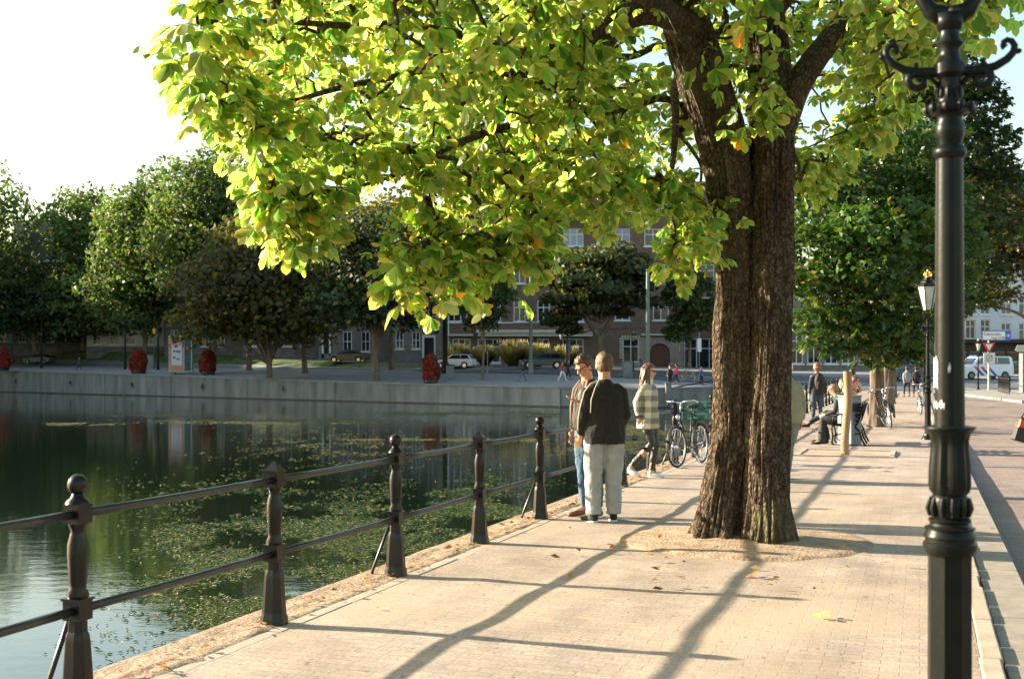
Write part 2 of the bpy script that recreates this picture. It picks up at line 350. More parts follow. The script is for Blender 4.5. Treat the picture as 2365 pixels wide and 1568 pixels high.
# pond weed: floating strands in drifts
def weed():
    P=[];
    def patch(x0,x1,y0,y1,n,curve=0.):
        for _ in range(int(n*4.2)):
            u=random.gauss(.5,.26); x=x0+(x1-x0)*u; t=random.gauss(.5,.26); y=y0+(y1-y0)*t+curve*(u-.5)**2
            if y<HY+60: continue
            g=G(x,y,ZW+.008); P.append((g.x,g.y))
    patch(430,900,966,978,1500); patch(830,1180,951,960,900); patch(1180,1300,950,966,500); patch(1330,1650,962,1010,1400); patch(270,440,957,962,300); patch(1000,1300,1012,1018,500)
    patch(100,260,976,982,200); patch(800,1000,1013,1017,200); patch(560,1000,990,1075,500); patch(1300,1600,1010,1060,900)
    patch(300,900,1080,1200,400); patch(850,1330,1090,1220,1100); patch(1000,1300,1150,1200,1600)
    patch(330,640,1180,1330,1400); patch(600,1050,1170,1330,5200); patch(380,800,1240,1440,5200); patch(560,720,1370,1440,1200); patch(420,640,1380,1500,1300); patch(700,1000,1250,1360,3200); patch(150,500,1400,1560,60)
    P=np.array(P); n=len(P)
    keep=np.array([1.5*noise.noise(Vector((p[0]*.7,p[1]*.45,2.)))+.55*noise.noise(Vector((p[0]*2.3,p[1]*1.9,7.)))+.45*noise.noise(Vector((p[0]*5,p[1]*9,4.)))>random.gauss(.0,.16) for p in P]); P=P[keep]; n=len(P)
    dist=P[:,1]; L=(.010+.024*rng.random(n)**2)*(1+dist/15.); Wd=L*(.10+.22*rng.random(n)); an=rng.normal(0,.55,n)
    dx=np.stack([np.cos(an),np.sin(an)],1)*L[:,None]; dy=np.stack([-np.sin(an),np.cos(an)],1)*Wd[:,None]
    z=np.full(n,ZW+.006)+rng.random(n)*.004
    tilt=rng.normal(0,.012,n)
    V=np.zeros((n,4,3)); 
    for i,(a_,b_) in enumerate(((-1,0),(0,-1),(1,0),(0,1))):
        V[:,i,:2]=P+dx*a_+dy*b_; V[:,i,2]=z+tilt*a_*(i%2==0)+.012*(i==3)
    c=np.array([[.035,.062,.010]])*(.4+1.2*rng.random((n,1))); y=rng.random(n)>.86; c[y]=np.array([.26,.24,.10])*(.3+.9*rng.random((y.sum(),1))); y=P[:,1]>40; c[y]=np.array([.13,.125,.035])*(.4+.9*rng.random((y.sum(),1)))
    o=npmesh('pond_weed',V.reshape(-1,3),np.arange(n*4).reshape(n,4),M['leaf_far'],tint=np.repeat(c,4,0))
    tag(o,'drifts of green weed floating on the dark pond water','pond weed',None,'stuff')
weed()
# ================= quay fence
fe=thing('quay_fence',PR(0,0),'black cast iron fence with two pipe rails along the water','fence',QR)
def post_mesh(ball):
    b=MB()
    # octagonal flared foot, square collars where the rails pass, turned middle
    b.lathe([(.088,-.03),(.088,.05),(.078,.07),(.077,.09),(.062,.30),(.058,.33),(.049,.35)],8,ph=PI/8)
    b.lathe([(.049,.34),(.046,.42),(.046,.43)],8,ph=PI/8)
    b.bb(-.049,.049,-.049,.049,.405,.50); b.bb(-.056,.056,-.056,.056,.50,.512)
    b.lathe([(.05,.51),(.055,.53),(.040,.56),(.044,.585),(.047,.65),(.051,.72),(.050,.77),(.036,.825),(.034,.84),(.044,.86),(.046,.88)],12)
    b.bb(-.048,.048,-.048,.048,.875,.97)
    if ball: b.lathe([(.06,.97),(.054,.985),(.035,1.0),(.026,1.02)],12)
    else: b.bb(-.054,.054,-.054,.054,.97,.982); b.box((0,0,1.01),(.104,.104,.056),0,.1)
    return b
def mkpost(k):
    ball=(k%2==1); p=post_mesh(ball).build('post',M['fence'],fe,'auto'); 
    if ball:
        f=MB().ell((0,0,1.062),(.05,.05,.052),14,9).build('finial',M['fence'],p,True)
        MB().tube([(-.03,0,.46),(-.20,0,.03),(-.21,0,-.03)],.013,8).build('strut',M['rail'],p,True)
    return p
pb=mkpost(1); pn=mkpost(2)
pts=[]; k=-5
a_list=[(k-3)*1.87 for k in range(-3,43)]
first={0:True,1:True}
for k in range(-3,43):
    src=pb if k%2 else pn
    if first[k%2]: o=src; first[k%2]=False
    else: o=copytree(src,fe)
    o.location=((0 if k%3 else .006)*random.uniform(-1,1),(k-3)*1.87,0); o.rotation_euler=(random.uniform(-.006,.006),random.uniform(-.008,.008),random.uniform(-.04,.04))
def rails(z,r):
    src=MB().tube([(0,0,0),(0,.47,-.002),(0,.945,-.004),(0,1.42,-.002),(0,1.89,0)],r,12,ref=(1,0,0)).build('rail',M['rail'],fe,True)
    for i,k in enumerate(range(-3,42)):
        o=src if i==0 else copytree(src,fe); o.location=(0,(k-3)*1.87,z)
rails(.92,.0225); rails(.452,.0225)
# ================= lamp posts (ladder bar with scrolls, forked yoke, six-sided lantern with gilded crown)
def scroll(b,sx,m):
    fx,fz,fr=.507,.45,.78
    S=lambda p:[(sx*x*fx,0,2.56+z*fz*1.1) for x,z in p]
    pts=[(0,.0),(.10,-.012),(.20,-.008),(.27,.012),(.335,.052),(.372,.095),(.378,.135),(.36,.165),(.335,.172),(.315,.158),(.312,.138),(.325,.124)]
    b.tube(S(pts),[q*fr for q in (.026,.022,.019,.017,.016,.015,.014,.013,.012,.012,.013,.016)],8)
    b.tube(S([(.37,.095),(.405,.10),(.418,.105)]),[.008,.009,.004],8)
    pts=[(.20,-.01),(.235,-.03),(.245,-.06),(.225,-.10),(.185,-.112),(.15,-.092),(.15,-.06),(.175,-.045),(.19,-.06)]
    b.tube(S(pts),[q*fr for q in (.018,.018,.017,.016,.016,.015,.013,.013,.014)],8)
    b.tube(S([(.06,-.10),(.11,-.05),(.19,-.02)]),[.008,.007,.006],8)
    b.ell((sx*.10,0,2.575),(.008,.008,.013),8,6)
def lamp(loc,label,detail=True,h=1.):
    t=thing('street_lamp',loc,label,'street lamp',QR+.15,'cast iron street lamps along the kerb')
    b=MB(); b.lathe([(.15,-.15),(.15,.02),(.13,.05),(.105,.09),(.095,.13)],8,ph=PI/8)
    b.lathe([(.080,.10),(.070,.16),(.068,.30),(.066,1.03),(.068,1.06)],8,ph=PI/8).build('casing',M['iron_green'],t,'auto') 
    b=MB(); b.lathe([(.073,1.05),(.078,1.07),(.081,1.10),(.081,1.115),(.074,1.13),(.074,1.15),(.078,1.155),(.078,1.165),(.074,1.18),(.070,1.20),(.076,1.205),(.076,1.215),(.062,1.225),(.058,1.24),(.064,1.255),(.064,1.265),(.055,1.275)],20)
    # fluted vase with flared lip
    n=40; vs=[];fs=[]; pr=[(.052,1.27),(.057,1.30),(.059,1.32),(.058,1.34),(.054,1.355),(.050,1.36),(.060,1.375),(.064,1.40),(.063,1.46),(.059,1.52),(.056,1.56),(.058,1.59),(.062,1.61),(.074,1.628),(.080,1.634),(.078,1.640),(.060,1.644),(.044,1.646)]
    for r,z in pr:
        for k in range(n): vs.append((r*(1-.13*(abs(math.cos(k*PI/4))**3)*(1.36<z<1.6))*math.cos(2*PI*k/n),r*(1-.13*(abs(math.cos(k*PI/4))**3)*(1.36<z<1.6))*math.sin(2*PI*k/n),z))
    for i in range(len(pr)-1):
        for k in range(n): fs.append((i*n+k,i*n+(k+1)%n,(i+1)*n+(k+1)%n,(i+1)*n+k))
    b.add(vs,fs); 
    for k in range(12):
        an=2*PI*k/12; b.tube([(.058*math.cos(an),.058*math.sin(an),1.28),(.063*math.cos(an),.063*math.sin(an),1.31),(.058*math.cos(an),.058*math.sin(an),1.35)],[.006,.010,.005],6)
    b.v=[(x,y,float(np.interp(z,[1.05,1.275,1.36,1.646],[1.05,1.165,1.235,1.452]))) for x,y,z in b.v]; b.build('vase',M['iron_green'],t,'auto')
    # fluted shaft
    n=48; b=MB(); vs=[];fs=[]; zz=[1.445,1.46,1.8,2.1,2.26,2.285]
    rr=[.046,.0455,.043,.0415,.040,.040]
    for r,z in zip(rr,zz):
        for k in range(n):
            q=1-.13*(abs(math.sin(4*PI*k/n))<.28); vs.append((r*q*math.cos(2*PI*k/n),r*q*math.sin(2*PI*k/n),z))
    for i in range(len(zz)-1):
        for k in range(n): fs.append((i*n+k,i*n+(k+1)%n,(i+1)*n+(k+1)%n,(i+1)*n+k))
    b.add(vs,fs); b.build('shaft',M['iron_green'],t,'auto')
    b=MB(); b.lathe([(.040,2.28),(.048,2.29),(.052,2.30),(.048,2.315),(.036,2.325),(.040,2.345),(.046,2.36),(.044,2.385),(.038,2.40),(.040,2.415),(.045,2.42),(.068,2.428),(.072,2.436),(.068,2.445),(.045,2.452),(.036,2.46),(.033,2.50),(.033,2.53),(.05,2.545),(.05,2.575),(.034,2.59),(.030,2.62),(.042,2.64),(.032,2.655),(.030,2.68),(.036,2.70)],18)
    for k in range(10):
        an=2*PI*k/10; b.ell((.068*math.cos(an),.068*math.sin(an),2.437),(.013,.013,.017),6,5)
        b.ell((.034*math.cos(an),.034*math.sin(an),2.485),(.008,.008,.022),6,5)
    b.build('capital',M['iron_green'],t,'auto')
    b=MB(); scroll(b,1,0); b.build('scroll_arm',M['iron_green'],t,True); b=MB(); scroll(b,-1,0); b.build('scroll_arm',M['iron_green'],t,True)
    b=MB(); b.tube([(0,0,2.68),(0,0,2.73)],[.034,.05],10)
    for sx in (-1,1): b.tube([(0,0,2.72),(sx*.055,0,2.745),(sx*.085,0,2.79),(sx*.10,0,2.86),(sx*.105,0,2.94)],[.04,.028,.02,.017,.015],8)
    b.build('yoke',M['iron_green'],t,True)
    # lantern: six glass sides in bars, tapering down
    nb=6; z0,z1,r0,r1=2.94,3.50,.115,.245
    g=MB(); g.lathe([(r0-.012,z0+.01),(r1-.014,z1)],nb); lg=g.build('lantern',M['glass_milk'],t)
    b=MB()
    for k in range(nb):
        an=2*PI*k/nb; b.tube([(r0*math.cos(an),r0*math.sin(an),z0),(r1*math.cos(an),r1*math.sin(an),z1)],.011,6)
        a2=2*PI*(k+1)/nb
        for r_,z_,q in ((r0,z0,.012),(r1,z1,.017)): b.tube([(r_*math.cos(an),r_*math.sin(an),z_),(r_*math.cos(a2),r_*math.sin(a2),z_)],q,6)
        b.ell((1.03*r1*math.cos(an),1.03*r1*math.sin(an),z1+.03),(.016,.016,.03),6,5)
    b.build('frame',M['iron_green'],lg)
    b=MB(); b.lathe([(r1+.02,z1+.005),(r1+.02,z1+.02),(.16,z1+.075),(.145,z1+.11),(.09,z1+.15),(.075,z1+.19),(.04,z1+.2)],nb); b.build('roof',M['iron_green'],lg)
    b=MB()
    for k in range(6):
        an=2*PI*k/6; b.tube([(.05*math.cos(an),.05*math.sin(an),z1+.19),(.085*math.cos(an),.085*math.sin(an),z1+.25),(.07*math.cos(an),.07*math.sin(an),z1+.31),(.0,.0,z1+.34)],.013,6)
    b.tube([(0,0,z1+.19),(0,0,z1+.23)],[.055,.06],10); b.ell((0,0,z1+.35),(.025,.025,.03),8,6); b.build('crown',M['gold'],lg,True)
    return t
L1=lamp((1.366,3.73,0),'ornate black lamp post standing nearest, its lantern above the picture')
place(copytree(L1),(9.5,27.3,0),QR+.2,'second lamp post along the kerb, complete with pale lantern and gilded crown')
place(copytree(L1),(18.,52.2,0),QR+.1,'third lamp post, small, its lantern just behind the second one')
place(copytree(L1),(35.5,91.,0),QR+.6,'lamp post beside the blue and white direction sign')
place(copytree(L1),(21.2,66.5,0),QR+.3,'distant lamp post just left of the walkers on the crossing')
# white patches painting a highlight along the near lamp's shaft
st=thing('highlight_patch',(1.366,3.73,0),'white painted highlight patches on the shaft of the nearest lamp post','highlight',QR+.15)
b=MB(); sm=mat('painted_highlight',(.75,.75,.74),(.45,.45,.47),30,.6)
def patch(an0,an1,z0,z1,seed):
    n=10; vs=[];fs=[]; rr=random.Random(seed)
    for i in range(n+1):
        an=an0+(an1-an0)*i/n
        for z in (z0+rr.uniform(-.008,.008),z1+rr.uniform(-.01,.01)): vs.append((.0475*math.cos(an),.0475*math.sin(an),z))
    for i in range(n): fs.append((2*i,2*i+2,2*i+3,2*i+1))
    MB().add(vs,fs).build('highlight',sm,st)
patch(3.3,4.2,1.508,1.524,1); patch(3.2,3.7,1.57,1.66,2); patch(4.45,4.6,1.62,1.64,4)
pass
# ================= chestnut bark and trunk
m,nt,bs=base_mat('chestnut_bark'); v=tcoord(nt,(1,1,.62)); n1=noisen(nt,v,20,9,.75)
vo=nd(nt,'ShaderNodeTexVoronoi',feature='DISTANCE_TO_EDGE'); vo.inputs['Scale'].default_value=24; nz_=nd(nt,'ShaderNodeTexNoise'); nz_.inputs['Scale'].default_value=9; nt.links.new(v,nz_.inputs['Vector']); vm_=nd(nt,'ShaderNodeVectorMath',operation='MULTIPLY_ADD'); nt.links.new(nz_.outputs['Color'],vm_.inputs[0]); vm_.inputs[1].default_value=(.07,.07,.05); nt.links.new(v,vm_.inputs[2]); nt.links.new(vm_.outputs[0],vo.inputs['Vector'])
c=ramp(nt,n1,[(.25,(.035,.024,.016)),(.5,(.125,.09,.06)),(.75,(.34,.27,.19))]); c=mixc(nt,1.,c,ramp(nt,vo.outputs['Distance'],[(0,(.35,.33,.3)),(.18,(1,1,1))]),'MULTIPLY')
c=mixc(nt,ramp(nt,noisen(nt,tcoord(nt),1.4,3),[(.52,(0,0,0)),(.7,(.55,.55,.55))]),c,(.16,.15,.07))
nt.links.new(c,bs.inputs['Base Color']); bs.inputs['Roughness'].default_value=.93; bs.inputs['Specular IOR Level'].default_value=.15
h=mth(nt,'ADD',mth(nt,'MULTIPLY',vo.outputs['Distance'],1.6),n1); bump(nt,h,1.,.035,bs); M['bark']=m
def fbm(v,o=4):
    s=0;a=1.
    for _ in range(o): s+=a*noise.noise(v); v=v*2.1; a*=.5
    return s
def barktube(b,pts,rad,n=64,seg=.05,amp=.03,seed=0.,flare=0.,lobes=5,facet=None):
    P=[Vector(p) for p in pts]; L=[0]
    for p,q in zip(P,P[1:]): L.append(L[-1]+(q-p).length)
    m=max(4,int(L[-1]/seg)); cen=[];rr=[]
    def cr(A,i,t):
        a,b_,c,d=A[max(i-1,0)],A[i],A[min(i+1,len(A)-1)],A[min(i+2,len(A)-1)]
        return .5*((2*b_)+(c-a)*t+(2*a-5*b_+4*c-d)*t*t+(3*b_-a-3*c+d)*t*t*t)
    for j in range(m+1):
        l=L[-1]*j/m; i=max(k for k in range(len(L)) if L[k]<=l+1e-9); i=min(i,len(P)-2); t=(l-L[i])/max(1e-6,L[i+1]-L[i])
        cen.append(cr(P,i,t)); rr.append(rad[i]+(rad[i+1]-rad[i])*t)
    vs=[];fs=[]; side=Vector((1,0,0))
    for j,p in enumerate(cen):
        t=(cen[min(j+1,m)]-cen[max(j-1,0)]).normalized(); side=(side-t*side.dot(t)).normalized(); dp=t.cross(side); l=L[-1]*j/m
        for k in range(n):
            an=2*PI*k/n; q=Vector((math.cos(an)*2.2,math.sin(an)*2.2,l*.9+seed))
            d=amp*(abs(fbm(Vector((q.x*2.2,q.y*2.2,q.z*.9)),4))*2-.5)+amp*.8*fbm(q,3)+amp*.35*noise.noise(Vector((q.x*7,q.y*7,q.z*5)))
            r0_=rr[j]
            if facet and math.cos(an-facet[0])>.3: r0_=min(r0_,rr[j]*facet[1]/math.cos(an-facet[0]))
            r=r0_+d*(min(1,rr[j]*4)); r+=flare*max(0,1-l/.75)**2*(.55+.45*math.cos(lobes*an+seed))
            vs.append(p+side*(r*math.cos(an))+dp*(r*math.sin(an)))
    for j in range(m):
        for k in range(n): fs.append((j*n+k,j*n+(k+1)%n,(j+1)*n+(k+1)%n,(j+1)*n+k))
    fs.append(tuple(m*n+k for k in range(n))); b.add(vs,fs)
TY=11.25; TB=Vector((2.17,TY,0))
ct=thing('chestnut_tree',TB,'big horse chestnut with a double trunk and yellowing leaves over the promenade','tree')
def TL(x,y,Y=TY): return W(x,y,Y)-TB
b=MB()
barktube(b,[TL(1652,1290,11.3),TL(1672,1150,11.3),TL(1690,1000,11.3),TL(1695,800,11.3),TL(1696,600,11.3),TL(1684,430,11.3),TL(1660,300,11.25),TL(1620,180,11.15),TL(1585,60,11.1),TL(1560,-60,11.0),TL(1530,-260,10.8)],[.21,.20,.19,.178,.182,.205,.22,.215,.21,.19,.15],120,.025,.045,1.,.24,5,(PI+.30,.80))
barktube(b,[TL(1770,1300,11.0),TL(1772,1150,11.0),TL(1772,1000,11.03),TL(1781,800,11.08),TL(1782,600,11.12),TL(1781,430,11.2),TL(1780,280,11.3),TL(1772,130,11.4),TL(1760,0,11.5),TL(1740,-250,11.7)],[.20,.19,.185,.18,.188,.20,.20,.19,.175,.13],120,.025,.045,7.,.16,4,(PI+.38,.76))
barktube(b,[TL(1735,1000,11.62),TL(1738,600,11.55),TL(1735,300,11.5)],[.12,.15,.15],64,.05,.03,3.,.0,4)
limbs=[  # (points (x,y,Y), radii)
 ([(1620,180,11.1),(1575,60,11.0),(1510,25,10.9),(1430,50,10.7),(1375,130,10.6),(1335,220,10.5),(1290,260,10.4)],[.15,.145,.13,.115,.10,.085,.06]),
 ([(1430,50,10.7),(1350,90,10.4),(1270,112,10.1),(1205,122,9.8),(1100,90,9.3)],[.085,.07,.06,.05,.03]),
 ([(1335,220,10.5),(1250,190,10.2),(1180,170,9.9),(1050,150,9.5)],[.06,.05,.04,.02]),
 ([(1290,260,10.4),(1260,320,10.3),(1215,360,10.2),(1160,420,10.0)],[.055,.045,.03,.015]),
 ([(1290,260,10.4),(1180,290,10.),(1060,330,9.6),(920,400,9.3),(800,440,9.1)],[.045,.035,.028,.02,.01]),
 ([(1050,150,9.5),(900,180,9.1),(760,210,8.8),(600,260,8.5),(480,280,8.4)],[.03,.026,.02,.014,.008]),
 ([(1100,90,9.3),(950,60,8.8),(800,60,8.4),(620,50,8.1),(470,60,8.0)],[.035,.03,.024,.017,.01]),
 ([(1560,20,11.1),(1560,-150,11.),(1420,-260,10.4),(1200,-330,9.8),(900,-330,9.)],[.13,.12,.1,.07,.03]),
 ([(1800,300,11.3),(1835,215,11.3),(1880,140,11.4),(1945,60,11.6),(2030,-30,11.9),(2150,-150,12.3)],[.16,.13,.12,.105,.085,.06]),
 ([(1945,60,11.6),(2000,90,12.),(2080,110,12.5),(2200,100,13.)],[.06,.045,.035,.02]),
 ([(1760,0,11.5),(1740,-200,11.9),(1700,-450,12.6)],[.17,.13,.08]),
 ([(1760,60,11.5),(1850,-60,10.4),(1960,-150,9.4),(2100,-230,8.6)],[.12,.1,.07,.04]),
 ([(1770,200,11.4),(1760,60,12.6),(1700,0,13.8),(1620,-60,14.8)],[.12,.1,.07,.03]),
 ([(1600,150,11.1),(1560,200,11.6),(1560,300,12.2),(1545,420,12.6),(1500,500,12.8)],[.06,.045,.035,.025,.015]),
 ([(1560,300,12.2),(1600,350,12.6),(1620,400,12.8),(1600,520,13.)],[.025,.02,.015,.01]),
 ([(1600,60,11.),(1500,0,9.8),(1380,-60,8.8),(1240,-100,8.)],[.09,.07,.05,.03])]
for k,(p,r) in enumerate(limbs): barktube(b,[TL(*q) for q in p],r,20,.07,.012,20.+k*3)
# burr and cut-branch scar
b.ell(TL(1790,1122,10.93),(.05,.03,.075),14,10)
tr=b.build('trunk',M['bark'],ct,True)
# ================= chestnut crown
LOW=[(385,300),(430,330),(500,350),(540,420),(552,500),(560,590),(620,612),(700,585),(722,520),(800,462),(860,455),(905,470),(950,480),(990,520),(985,580),(920,620),(900,660),(925,735),(1000,712),(1060,690),(1130,690),(1200,655),(1262,600),(1280,545),(1320,560),(1400,575),(1480,560),(1530,590),(1560,650),(1640,640)]
def lowy(x):
    if x<385: return -999
    if x<1640: return np.interp(x,[385,400,470,520,545,560,620,700,722,790,860,930,985,1000,1060,1130,1200,1262,1285,1330,1400,1470,1530,1560,1640],[230,290,315,370,470,590,612,575,505,455,445,460,500,560,640,660,640,590,540,555,565,545,570,640,630])
    return np.interp(x,[1640,1650,1800,1840,1900,1950,2050,2100,2160,2220,2290,2330,2331],[630,330,330,450,470,440,320,250,180,120,70,20,-999])
def proj(p): return CX+F*p[0]/p[1], HY-F*(p[2]-CH)/p[1]
C0=np.array([1.7,10.9,6.4]); RD=np.array([5.6,5.2,4.6])
tips=[]
tries=0
while len(tips)<2700 and tries<200000:
    tries+=1
    p=C0+RD*np.array([random.uniform(-1,1),random.uniform(-1,1),random.uniform(-1,1)])
    q=(p-C0)/RD; r2=(q*q).sum()
    if r2>1 or p[2]<2.2 or (r2<.25 and random.random()<.5): continue
    if p[2]>7.2 and random.random()<.6: continue
    x,y=proj(p); ly=lowy(x)
    if y>ly-(112 if 690<x<960 or 1270<x<1560 else 78)-random.random()*45 or x<470: continue
    # open gaps where the sky shows beside the limbs
    if ((x-1450)/70)**2+((y-85)/45)**2<1: continue
    if ((x-1590)/60)**2+((y-400)/55)**2<1 and random.random()<.9: continue
    if ((x-1255)/55)**2+((y-130)/30)**2<1 and random.random()<.7: continue
    if 1440<x<1990 and y>-120 and p[1]<11.9 and random.random()<.9: continue
    if 1480<x<1960 and y>-60 and random.random()<.45: continue
    if noise.noise(Vector((p[0]*.9,p[1]*.9,p[2]*1.2)))<-.03: continue
    if x<1150 and random.random()<.3: continue
    tips.append(p)
# drooping outer sprays that make the lower outline
def spray(x,y,Y,n,sx,sy,sY=.35):
    for _ in range(n):
        tips.append(np.array(W(x+(55 if x<640 else 20 if x<1500 else 0)+random.uniform(-1,1)*sx,y-(85 if 700<x<940 else 78 if 1290<x<1530 else 38)+random.uniform(-1,1)*sy,Y+random.uniform(-1,1)*sY)))
for s_ in [(420,60,7.6,7,30,60),(430,160,7.8,7,35,50),(440,240,8.,7,45,35),(470,285,8.2,5,50,25),(560,330,8.3,7,50,40),(590,430,8.6,7,40,40),(595,500,8.8,6,38,30),(600,560,8.8,7,35,28),(660,540,8.9,6,40,25),(690,500,8.9,5,30,25),(640,460,8.8,6,60,40),(740,440,8.9,6,60,20),(820,420,9.,6,60,20),(900,430,9.1,5,60,20),(980,470,9.,6,40,30),(1010,560,8.9,5,30,40),(960,610,8.8,6,50,22),(940,655,8.8,4,30,20),(955,690,8.7,4,30,22),(1030,640,8.9,7,60,40),(1110,640,9.,7,50,35),(1180,610,9.1,7,45,30),(1240,560,9.2,6,35,30),(1130,560,9.2,8,90,45),(1310,510,9.6,5,40,30),(1400,520,10.,7,60,30),(1480,500,10.2,7,50,35),(1550,470,10.4,5,35,40),(1590,600,10.6,6,35,22),(1620,570,10.8,5,25,30),(1600,520,10.9,5,30,30),(1850,440,12.,6,40,25),(1890,430,12.2,5,40,25),(1990,330,12.6,6,50,40),(2060,270,12.6,6,50,30),(2120,200,12.6,6,50,30),(2250,60,9.6,6,50,30),(2290,15,9.4,4,40,20),(1740,290,10.8,3,25,50),(1735,200,10.7,3,30,40),(1660,40,10.6,3,50,30),(1760,330,10.9,1,15,20),(1560,640,10.7,2,15,8)]: spray(*s_)
tips=np.array(tips)
# skeleton: connect every twig tip to the nearest wood already grown
nodes=[];par=[]
for p,r in limbs:
    q=[np.array(W(*t)) for t in p]
    for i in range(len(q)-1):
        for t in np.linspace(0,1,6)[(0 if i==0 else 1):]: nodes.append(q[i]*(1-t)+q[i+1]*t); par.append(-1)
nlimb=len(nodes); arr=np.zeros((nlimb+len(tips)*3,3)); arr[:nlimb]=nodes; cnt=nlimb; par=list(par)
base=arr[:nlimb].copy()
order=np.argsort(np.min(((tips[:,None]-base[None])**2).sum(-1),1)); tipid={}
for ti in order:
    p=tips[ti]; A=arr[:cnt]; d=((A-p)**2).sum(1)+np.maximum(0,p[2]+.0-A[:,2])*.25; j=int(np.argmin(d)); q=arr[j]
    mid1=q*.66+p*.34+np.array([random.uniform(-.05,.05),random.uniform(-.05,.05),random.uniform(.0,.07)]); mid2=q*.33+p*.67+np.array([random.uniform(-.05,.05),random.uniform(-.05,.05),random.uniform(.0,.08)])
    prev=j
    for t in (mid1,mid2,p): arr[cnt]=t; par.append(prev); prev=cnt; cnt+=1
    tipid[ti]=cnt-1
desc=np.zeros(cnt)
for ti,i in tipid.items():
    while i>=nlimb: desc[i]+=1; i=par[i]
b=MB()
tb=np.array(TB)
for i in range(nlimb,cnt):
    j=par[i]; r1=.0045+.0042*math.sqrt(desc[i]); r0=r1 if j<nlimb else .0045+.0042*math.sqrt(desc[j])
    b.tube([arr[j]-tb,arr[i]-tb],[min(r0,r1*1.4),r1],4,caps=False)
b.build('branches',M['bark'],ct,True)
def palmate(P,A,size,nl,ntmpl,tintf,seed=1,droop=(.25,1.1)):
    """compound leaves: P positions, A outward direction, each with nl leaflets; returns V,F,tint"""
    g=np.random.default_rng(seed); n=len(P); up=np.array([0,0,1.])
    A=A/np.linalg.norm(A,axis=1,keepdims=True)
    U_=up+g.normal(0,.55,(n,3)); U_-=A*(U_*A).sum(1,keepdims=True); U_/=np.linalg.norm(U_,axis=1,keepdims=True); Bv=np.cross(U_,A)
    if ntmpl: ts=np.array([0,.12,.32,.52,.70,.86,1.]); ws=np.array([0,.035,.10,.175,.215,.16,0.])
    else: ts=np.array([0,.66,1.]); ws=np.array([0,.25,0.])
    inner=len(ts)-2; nv=2+3*inner
    tm=[(0,0,0)]+[(ts[i],s*ws[i],1) for i in range(1,len(ts)-1) for s in (-1,0,1)]+[(1,0,1)]
    tm=np.array(tm)
    F_=[]
    ix=lambda i,s:1+3*(i-1)+(s+1)
    F_+= [(0,ix(1,0),ix(1,-1),ix(1,-1)),(0,ix(1,1),ix(1,0),ix(1,0))]
    for i in range(1,inner):
        F_+= [(ix(i,-1),ix(i,0),ix(i+1,0),ix(i+1,-1)),(ix(i,0),ix(i,1),ix(i+1,1),ix(i+1,0))]
    F_+= [(ix(inner,-1),ix(inner,0),nv-1,nv-1),(ix(inner,0),ix(inner,1),nv-1,nv-1)]
    Vs=[];Ts=[]
    for k in range(nl):
        ph=(k-(nl-1)/2)/((nl-1)/2)*R(112)+g.normal(0,.12,n)
        L=np.asarray(size)*(1-.38*np.abs(ph)/R(112))*(1+g.normal(0,.1,n))
        gr=g.uniform(droop[0],droop[1],n)
        D=np.cos(ph)[:,None]*A+np.sin(ph)[:,None]*Bv; D[:,2]-=gr*.7; D/=np.linalg.norm(D,axis=1,keepdims=True)
        Nn=U_+g.normal(0,.25,(n,3)); Nn-=D*(Nn*D).sum(1,keepdims=True); Nn/=np.linalg.norm(Nn,axis=1,keepdims=True); S=np.cross(Nn,D)
        t=tm[None,:,0]; w_=tm[None,:,1]; fold=.22+.15*g.random((n,1)); curl=g.uniform(.05,.45,(n,1))
        Lc=L[:,None]
        pos=P[:,None,:]+D[:,None,:]*(t*Lc*(1-.12*curl*t))[...,None]+S[:,None,:]*(w_*Lc*1.12)[...,None]+Nn[:,None,:]*((np.abs(w_)*fold-curl*.55*t*t)*Lc)[...,None]
        Vs.append(pos.reshape(-1,3))
        edge=(np.abs(w_)>.01)*1.+(t>.95)*1.; edge=np.clip(edge,0,1)*np.clip(t*1.2,0,1)
        Ts.append(tintf(g,n,edge,k).reshape(-1,3))
    Vv=np.concatenate(Vs); Tt=np.concatenate(Ts); m=n*nl
    Ff=(np.array(F_)[None]+(np.arange(m)*nv)[:,None,None]).reshape(-1,4)
    return Vv,Ff,Tt
def fixquads(name,V,Fc,mat_,parent,T,smooth=True):
    tri=Fc[:,2]==Fc[:,3]
    me=bpy.data.meshes.new(name); q=Fc[~tri]; t=Fc[tri][:,:3]; me.vertices.add(len(V)); me.vertices.foreach_set('co',V.astype(np.float32).ravel())
    li=np.concatenate([q.ravel(),t.ravel()]).astype(np.int32); me.loops.add(len(li)); me.loops.foreach_set('vertex_index',li)
    ls=np.concatenate([np.arange(len(q))*4,len(q)*4+np.arange(len(t))*3]).astype(np.int32); me.polygons.add(len(ls)); me.polygons.foreach_set('loop_start',ls)
    try: me.polygons.foreach_set('loop_total',np.concatenate([np.full(len(q),4),np.full(len(t),3)]).astype(np.int32))
    except Exception: pass
    if smooth: me.polygons.foreach_set('use_smooth',np.ones(len(ls),dtype=bool))
    me.update(calc_edges=True); at=me.color_attributes.new('tint','FLOAT_COLOR','POINT'); c=np.ones((len(V),4),dtype=np.float32); c[:,:3]=T; at.data.foreach_set('color',c.ravel())
    me.materials.append(mat_); o=bpy.data.objects.new(name,me); col.objects.link(o); o.parent=parent; return o
P=[];A=[]
for ti,i in tipid.items():
    p=arr[i]; dirn=p-arr[par[i]]; dirn/=np.linalg.norm(dirn)+1e-9
    n=random.choice((5,6,7,8,9))
    for _ in range(n):
        a=dirn*.5+np.array([random.gauss(0,1),random.gauss(0,1),random.gauss(-.05,.45)]); a/=np.linalg.norm(a)
        P.append(p+a*random.uniform(.06,.30)+dirn*random.uniform(-.2,.1)); A.append(a)
